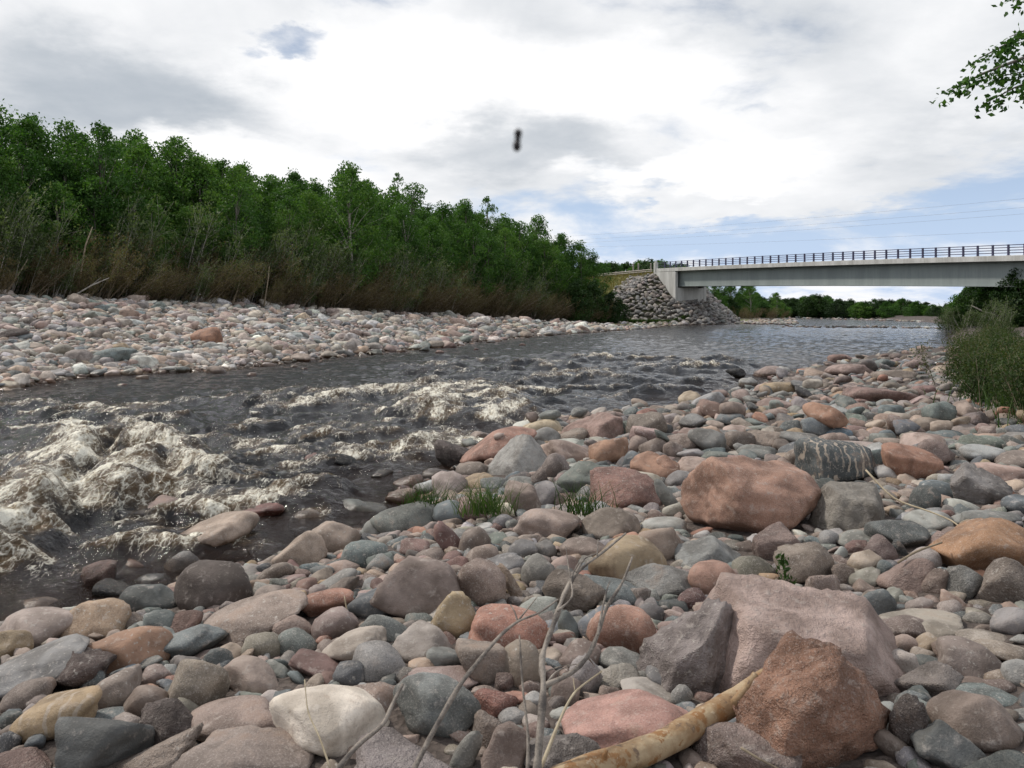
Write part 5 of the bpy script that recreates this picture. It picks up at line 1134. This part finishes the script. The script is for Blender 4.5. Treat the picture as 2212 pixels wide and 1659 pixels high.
tag(obj('embankment_grass', grass_mesh('embankment_grass', np.array(pts), .55, .09, rg_), M['drygrass']), 'yellow dry grass on top of the bridge embankment', 'grass', kind='stuff')

# woods beyond the bridge
for k in range(16):
    px = rt.uniform(1505, 1700); Y = 150 + (px - 1500) * .28 + rt.uniform(0, 24); z = .6; x = (px - CX) / F * Y; topy = 616 if px < 1640 else 634
    sc = ((HZ - topy) / F * Y + 1.5) / 10.2 * rt.uniform(.85, 1.1)
    put_tree('riverside_tree', kits_tall[k % 3] if k % 3 == 0 else kits[k % 7], (x, Y, z), sc * 1.25, rt.uniform(0, 6), 'pale-stemmed green tree under the left part of the bridge', 'tree', 'trees beyond the bridge', (M['birch'], M['leaf']), sc)
for k in range(60):
    u = (k + rt.random()) / 60; px = 1640 + 460 * u; Y = 262 - 95 * u + rt.uniform(0, 40); x = (px - CX) / F * Y
    sc = ((HZ - (640 + 12 * u + 4 * math.sin(u * 17))) / F * Y + 1.4) / 10.2 * rt.uniform(.82, 1.1)
    put_tree('riverside_tree', bushy[k % 4], (x, Y, .1), sc * 1.7 * 1.25, rt.uniform(0, 6), 'distant green tree at the river bend seen under the bridge', 'tree', 'distant trees at the river bend', (M['bark'], M['leaf']), sc * 1.7)
for k in range(16):
    px = 1500 + 190 * (k + rt.random()) / 16; Y = 158 + (px - 1500) * .3 + rt.uniform(0, 10); x = (px - CX) / F * Y
    put_tree('riverside_tree', bushy[k % 4], (x, Y, .3), rt.uniform(.75, 1.0), rt.uniform(0, 6), 'low leafy tree on the bank right behind the riprap', 'tree', 'leafy trees behind the riprap', (M['bark'], M['leaf']), rt.uniform(.75, 1.05) * (1.0 if px < 1640 else .75))
for k in range(26):
    px = rt.uniform(1180, 1480); Y = rt.uniform(165, 215); x = (px - CX) / F * Y; sc = ((HZ - rt.uniform(562, 574)) / F * Y - 1.0) / 10.2
    put_tree('background_tree', bushy[k % 4], (x, Y, 3.0), sc * 1.6, rt.uniform(0, 6), 'green tree behind the embankment at the bridge end', 'tree', 'trees behind the embankment', (M['birch'], M['leaf']), sc * 1.6)
for k in range(16):       # brown brush at their feet
    px = rt.uniform(1540, 1690); Y = 141 + (px - 1500) * .25; x = (px - CX) / F * Y
    put_brush('leaning_shrub', bk[k % 5], (x, Y, .1), .8, rt.uniform(0, 6), 'olive brown shrub on the river bank beyond the riprap', 'shrubs beyond the riprap', (M['stem'], M['leafbrown']))
# dark trees on the right bank, reaching up behind the girder
for k, (px, Y, top) in enumerate(((2075, 92, 640), (2115, 88, 612), (2150, 84, 585), (2185, 80, 575), (2225, 76, 570), (2265, 82, 560), (2135, 98, 600), (2205, 94, 565), (2090, 104, 622), (2170, 76, 600), (2250, 70, 572), (2060, 86, 668), (2290, 74, 560), (2205, 72, 590))):
    x = (px - CX) / F * Y; z = float(zg(np.array([x]), np.array([Y]))[0]); sc = ((HZ - top) / F * Y + 2 - z) / 10.2
    put_tree('right_bank_tree', bushy[k % 4], (x, Y, z - .15), max(sc * 1.7, .55), rt.uniform(0, 6), 'dark-leaved tree on the right bank below the bridge', 'tree', 'dark trees on the right bank', (M['bark'], M['leafdark']), sc * 1.7)
a_, c_ = W(2098, 660, 74), W(2152, 682, 74); mb = MB(); mb.tube([c_ + Vector((.6, .3, -.6)), c_, a_.lerp(c_, .5) + Vector((0, 0, -.1)), a_], [.12, .1, .08, .04], 6); tag(obj('dead_tree', mb.mesh('dead_tree', True), M['birch']), 'pale dead tree slanting before the dark right bank trees', 'tree')
for k, (px, py, Y) in enumerate(((2048, 712, 78), (2070, 716, 72), (2095, 716, 66), (2120, 716, 62), (2160, 716, 58))):
    x = (px - CX) / F * Y; z = float(zg(np.array([x]), np.array([Y]))[0])
    put_brush('leafy_shrub', bko[k % 3], (x, Y, z - .1), .62, rt.uniform(0, 6), 'bright leafy shrub at the right bank beyond the brown bushes', 'leafy shrubs on the right bank', (M['stem'], M['leaf']))

# right bank weeds and bushes
wk = [brush_meshes(150 + i, 1.2, R(18), 22, 6200, .052, 0) for i in range(4)]
M['weed'] = leafmat('weed_leaves', (0.024, 0.046, 0.012), (0.050, 0.082, 0.022), (0.105, 0.105, 0.038), .3)
weeds = [(5.75, 9.4), (6.3, 9.0), (6.0, 10.2), (6.9, 10.0), (6.6, 11.0), (7.2, 11.6), (6.7, 12.2), (7.9, 12.4), (7.5, 13.4), (8.6, 14.0), (8.2, 15.2), (9.3, 15.6), (9.3, 17.0), (10.6, 17.6), (10.6, 19.2), (12.0, 20), (12.2, 22), (14, 24), (14.2, 26), (16.3, 28.5), (18.5, 32), (7.2, 9.6), (8.2, 11.2), (5.9, 8.7), (9.6, 13.6), (11, 15.6), (20.5, 36), (23, 40), (13, 18.6), (7.6, 10.4)]
ORD = 'first second third fourth fifth sixth seventh eighth ninth tenth eleventh twelfth thirteenth fourteenth fifteenth sixteenth seventeenth eighteenth nineteenth twentieth'.split(); ORD += ['twenty-' + q for q in ORD[:9]] + ['thirtieth', 'thirty-first']
weeds.sort(key=lambda q: q[1])
for k, (x, y) in enumerate(weeds):
    z = float(zg(np.array([x]), np.array([y]))[0])
    near_ = y < 11.5
    put_brush('weedy_bush', wk[k % 4], (x + .25 + .03 * y, y, z - .05), rt.uniform(.6, .84) * (1 + .008 * y), rt.uniform(0, 6.28), f"{ORD[k]} brown-green weedy bush along the right bank counting from the camera", 'weedy bushes on the right bank', (M['stem'], M['weed']))
pts = []
for k in range(2400):
    x, y = weeds[int(rg_.integers(20))]; pts.append((x + .15 + .03 * y + rg_.normal(0, .28), y - .25 + rg_.normal(0, .35), 0))
pts = np.array(pts); pts[:, 2] = zg(pts[:, 0], pts[:, 1])
tag(obj('weed_grass', grass_mesh('weed_grass', pts, .42, .014, rg_, .4), M['grass']), 'tall green grass around the foot of the right bank bushes', 'grass', kind='stuff')
# grass tufts between the stones of the point
for px, py, n_, lab in ((925, 1092, 190, 'grass tuft left of three on the rocky point'), (1050, 1092, 230, 'fullest grass tuft between the mossy upright stone and the rapids'), (1262, 1094, 120, 'small grass tuft below the green-grey block')):
    Ys = np.linspace(4, 14, 300); zz = zg((px - CX) / F * Ys, Ys); i = int(np.argmax(EYE + (HZ - py) / F * Ys <= zz + .12)); Y = Ys[i]; x = (px - CX) / F * Y
    pts = np.stack([rg_.normal(0, .10, n_), rg_.normal(0, .06, n_), np.zeros(n_)], 1)
    o = obj('grass_tuft', grass_mesh('grass_tuft', pts, .23, .008, rg_, .55), M['grass'], None, (x, Y - .10, zz[i] + .08)); tag(o, lab, 'grass', 'grass tufts on the rocky point')

# ------------------------------------------------------------------ overhanging branch, top right
rb = np.random.default_rng(31); root = empty('overhanging_tree', (8.6, 8.4, .7)); tag(root, 'leafy tree reaching its drooping branch into the top right corner', 'tree')
mb = MB(); tp = [Vector((0, 0, -.4)), Vector((-.1, 0, 1.6)), Vector((-.25, .05, 3.4)), Vector((-.5, 0, 5.4)), Vector((-.6, 0, 7.5))]; mb.tube(tp, [.17, .15, .12, .08, .03], 8); obj('trunk', mb.mesh('trunk', True), M['birch'], root)
o0 = root.location; P_, A_, T_ = [], [], []
mb = MB()
def limb(pts_px, Y, r0):
    pts = [W(px, py, Y + .1 * i) - o0 for i, (px, py) in enumerate(pts_px)]
    mb.tube(pts, list(np.linspace(r0, .004, len(pts))), 5); return pts
limbs = [limb([(2760, -160), (2460, 40), (2250, 110), (2120, 160), (2052, 196)], 8.2, .04), limb([(2760, -160), (2420, -20), (2260, 55), (2165, 100), (2112, 128)], 8.4, .035), limb([(2480, 60), (2290, 150), (2190, 190), (2130, 222)], 8.1, .02),
         limb([(2700, -260), (2400, -90), (2260, -30), (2180, -2)], 8.5, .03), limb([(2480, 30), (2300, 60), (2215, 65), (2180, 80)], 8.3, .02), limb([(2500, 90), (2330, 165), (2235, 150), (2160, 165)], 8.3, .02)]
mb.tube([tp[3], tp[3].lerp(limbs[0][0], .6), limbs[0][0]], [.07, .055, .04], 6); mb.tube([tp[4], limbs[3][0]], [.04, .03], 6)
obj('limbs', mb.mesh('limbs', True), M['bark'], root)
for li, pts in enumerate(limbs):
    for i in range(1, len(pts)):
        a_, c_ = np.array(pts[i - 1]), np.array(pts[i]); ln = np.linalg.norm(c_ - a_)
        for j in range(int(ln * 44)):
            q = rb.uniform(0, 1.03); p = a_ + (c_ - a_) * q; d = np.array([-.5, 0, -.75]) + rb.normal(0, .3, 3); d /= np.linalg.norm(d); l2 = rb.uniform(.1, .33)
            m_ = int(rb.integers(4, 9)); tt = rb.uniform(.1, 1, m_)
            P_.append(p + d * (l2 * tt)[:, None] + rb.normal(0, .035, (m_, 3))); A_.append(np.repeat(d[None], m_, 0)); T_.append(rb.uniform(0, 1, m_))
for k in range(60):   # rest of the crown, outside the picture
    ct = np.array([rb.normal(-.4, 1.3), rb.normal(0, 1.2), rb.uniform(4.5, 8)]); m_ = 60
    ok_ = (ct[0] + o0.x) / (ct[1] + o0.y) > .74
    if not ok_: continue
    P_.append(ct + rb.normal(0, .35, (m_, 3))); A_.append(np.repeat(np.array([[0, 0, -1.]]), m_, 0)); T_.append(rb.uniform(0, 1, m_))
V, Fc = leaf_quads(np.concatenate(P_), .068, rb, .1, .6, np.concatenate(A_) * 1.3)
obj('foliage', mesh('foliage', V, Fc, False, {'tint': ('FLOAT', np.repeat(np.concatenate(T_), 4))}), M['leaf'], root)

# ------------------------------------------------------------------ driftwood in the foreground
m, t, b = newmat('peeled_log'); tcn = N(t, 'ShaderNodeTexCoord'); Q = tcn.outputs['Object']
mp = N(t, 'ShaderNodeMapping'); mp.inputs['Scale'].default_value = (.35, .35, 1.0); L(t, Q, mp.inputs[0])
n1 = noise(t, Q, 7, 4, .6, .4); n2 = noise(t, Q, 50, 4, .7); n3 = noise(t, Q, 16, 4, .65)
c = mixc(t, sstep(t, n1, .40, .62), (.29, .18, .09), (.45, .34, .21)); c = mixc(t, sstep(t, n3, .53, .60), c, (.27, .135, .05)); c = mixc(t, sstep(t, mth(t, 'ADD', mth(t, 'MULTIPLY', n1, .5), mth(t, 'MULTIPLY', n3, .5)), .43, .38), c, (.16, .105, .07)); c = mixc(t, sstep(t, n2, .58, .7, 0, .5), c, (.62, .52, .38))
L(t, c, b.inputs['Base Color']); b.inputs['Roughness'].default_value = .75; bump(t, b, mth(t, 'ADD', n2, mth(t, 'MULTIPLY', n3, 1.5)), .6, .006); M['log'] = m
M['twig'] = simple('grey_twig', (.10, .085, .075), (.36, .31, .26), 16, .8, .2)
M['straw'] = simple('straw', (.36, .29, .19), (.52, .44, .31), 12, .8, .1)
def px_tube(mb, pts, Y0, Y1, r0, r1, n=7, knob=0.0, seed=0):
    q = random.Random(seed); pp = []
    P_ = []
    for i in range(len(pts) - 1):
        for k in range(4):
            u = k / 4; P_.append((pts[i][0] * (1 - u) + pts[i + 1][0] * u, pts[i][1] * (1 - u) + pts[i + 1][1] * u))
    P_.append(pts[-1])
    for k in range(2): P_ = [P_[0]] + [((P_[i - 1][0] + 2 * P_[i][0] + P_[i + 1][0]) / 4, (P_[i - 1][1] + 2 * P_[i][1] + P_[i + 1][1]) / 4) for i in range(1, len(P_) - 1)] + [P_[-1]]
    m_ = len(P_)
    for i, (px, py) in enumerate(P_): pp.append(W(px, py, Y0 + (Y1 - Y0) * i / (m_ - 1)))
    rad = [(r0 + (r1 - r0) * i / (m_ - 1)) * (1 + knob * q.uniform(-1, 1)) for i in range(m_)]
    mb.tube(pp, rad, n); return pp
lg = empty('driftwood_log', W(1440, 1570, 2.55)); tag(lg, 'peeled yellow driftwood log lying against the rust-brown boulder', 'log')
def child(mb, name, mat, root):
    me = mb.mesh(name, True); me.transform(Matrix.Translation(-root.location)); return obj(name, me, mat, root)
mb = MB(); px_tube(mb, [(1180, 1700), (1290, 1655), (1420, 1615), (1520, 1555), (1620, 1495), (1700, 1440)], 2.28, 2.95, .043, .042, 14, .05, 3); child(mb, 'trunk', M['log'], lg)
mb = MB(); px_tube(mb, [(1585, 1520), (1618, 1480), (1632, 1455)], 2.66, 2.66, .017, .010, 7, .1, 4); child(mb, 'branch_stub', M['log'], lg)
mb = MB(); px_tube(mb, [(1300, 1650), (1310, 1620)], 2.4, 2.4, .012, .006, 6, .1, 4); child(mb, 'branch_stub', M['log'], lg)
tw = empty('branching_twig', W(1165, 1659, 2.2)); tag(tw, 'bare grey branching twig standing among the foreground stones', 'twig')
mb = MB(); px_tube(mb, [(1155, 1730), (1165, 1600), (1175, 1480), (1168, 1420), (1195, 1350), (1215, 1290), (1245, 1235), (1300, 1195), (1352, 1152)], 2.15, 2.75, .0125, .004, 7, .25, 1); child(mb, 'stem', M['twig'], tw)
for i, (pts, r0) in enumerate((([(1175, 1482), (1235, 1455), (1270, 1420), (1292, 1370), (1310, 1310), (1345, 1260), (1366, 1203)], .009), ([(1292, 1372), (1298, 1330), (1312, 1268), (1318, 1255)], .005), ([(1205, 1320), (1240, 1290), (1230, 1240), (1222, 1180)], .004), ([(1290, 1200), (1292, 1165)], .003),
        ([(1245, 1235), (1262, 1205), (1290, 1195)], .005), ([(1175, 1485), (1200, 1450), (1240, 1435)], .004), ([(1270, 1420), (1285, 1440)], .003), ([(1210, 1298), (1225, 1262), (1250, 1215)], .005), ([(1180, 1450), (1215, 1438), (1258, 1434)], .003))):
    mb = MB(); px_tube(mb, pts, 2.36 + .03 * i, 2.62 + .02 * i, r0, r0 * .35, 6, .25, i); child(mb, 'side_branch', M['twig'], tw)
for nm, lab, pts, Y0, Y1, r0, r1, mt, subs in (
    ('long_twig', 'long bare twig curving up from the bottom edge beside the green-grey boulder', [(875, 1700), (925, 1600), (990, 1482), (1040, 1420), (1080, 1372), (1120, 1340), (1165, 1325), (1205, 1295)], 2.15, 2.7, .0085, .003, 'twig', [[(1118, 1342), (1112, 1322), (1102, 1305)], [(1120, 1340), (1140, 1315), (1160, 1290)]]),
    ('thin_twig', 'thin upright twig left of the branching twig', [(1138, 1700), (1142, 1590), (1128, 1480), (1122, 1372)], 2.2, 2.45, .006, .0028, 'twig', []),
    ('thin_twig', 'thin pale twig right of the branching twig base', [(1168, 1660), (1195, 1590), (1225, 1520), (1245, 1490), (1300, 1450)], 2.3, 2.6, .006, .0025, 'straw', [[(1242, 1494), (1238, 1465)]]),
    ('bent_twig', 'bent grey twig in front of the cream boulder', [(708, 1690), (770, 1610), (830, 1565), (848, 1520), (870, 1478)], 2.25, 2.5, .009, .005, 'twig', []),
    ('straw_stalk', 'thin straw stalk standing before the cream boulder', [(715, 1665), (690, 1590), (664, 1540), (658, 1468)], 2.3, 2.5, .0035, .0015, 'straw', []),
    ('straw_stalk', 'short straw stalk on the stones left of the big brown boulder', [(772, 1350), (750, 1325), (744, 1288)], 4.0, 4.05, .006, .003, 'straw', []),
    ('straw_stalk', 'long dry stalk curving over the angular purplish rock', [(1870, 1015), (1930, 1080), (2010, 1105), (2070, 1130), (2105, 1190)], 5.3, 4.6, .006, .004, 'straw', []),
    ('dry_stick', 'thin brown stick leaning beside the orange-rust boulder', [(1940, 1215), (1980, 1190), (2035, 1172)], 4.3, 4.4, .008, .005, 'stem', []),
    ('dry_stick', 'short dry stick on the rock beside the peeled log', [(1600, 1615), (1640, 1640), (1690, 1665)], 2.45, 2.4, .005, .003, 'stem', [])):
    root = empty(nm, W(*pts[0], Y0)); tag(root, lab, 'twig', 'loose twigs and stalks on the stones')
    mb = MB(); px_tube(mb, pts, Y0, Y1, r0, r1, 6, .1, len(lab)); child(mb, 'stem', M[mt], root)
    for sp_ in subs: mb = MB(); px_tube(mb, sp_, Y0 + (Y1 - Y0) * .8, Y0 + (Y1 - Y0) * .9, r0 * .4, r0 * .2, 5, 0, 1); child(mb, 'side_branch', M[mt], root)
# small green weed between the stones
root = empty('small_weed', W(1706, 1300, 3.55)); tag(root, 'small upright green weed between the stones above the flat slab', 'weed')
mb = MB(); st_ = px_tube(mb, [(1708, 1320), (1704, 1270), (1694, 1225), (1686, 1205)], 3.5, 3.6, .0035, .0015, 5); child(mb, 'stem', M['grass'], root)
lp = np.concatenate([np.array(p)[None] + rb.normal(0, .018, (9, 3)) for p in st_[2:]]) - np.array(root.location); V, Fc = leaf_quads(lp, .035, rb, .2, .35, np.array([0, 0, 1.0])); obj('leaves', mesh('leaves', V, Fc, False, {'tint': ('FLOAT', np.full(len(V), .5))}), M['grass'], root)
# a passing insect, close to the lens in the photograph
M['insect'] = simple('insect_body', (.012, .010, .012), (.03, .025, .028), 300, .5, 0)
root = empty('flying_insect', W(1118, 302, .36)); root.scale = (.62,) * 3; tag(root, 'small dark insect flying in the air before the clouds', 'insect')
bmI = bmesh.new()
for z, rx, rz in ((.0046, .0030, .0036), (.0004, .0024, .0034), (-.0044, .0031, .0044)):
    bmesh.ops.create_icosphere(bmI, subdivisions=2, radius=1.0, matrix=Matrix.Translation((0.0006 * math.sin(z * 500), 0, z)) @ Matrix.Diagonal((rx, rx, rz, 1)))
me = bpy.data.meshes.new('body'); bmI.to_mesh(me); bmI.free(); obj('body', me, M['insect'], root)
for s in (-1, 1):
    mb = MB(); mb.add([(0, .001, .003), (s * .0016, .006, .0035), (s * .0022, .0115, .0015), (s * .0012, .010, -.0005), (0, .002, .001)], [(0, 1, 2, 3, 4)]); obj('wing', mb.mesh('wing'), M['insect'], root)
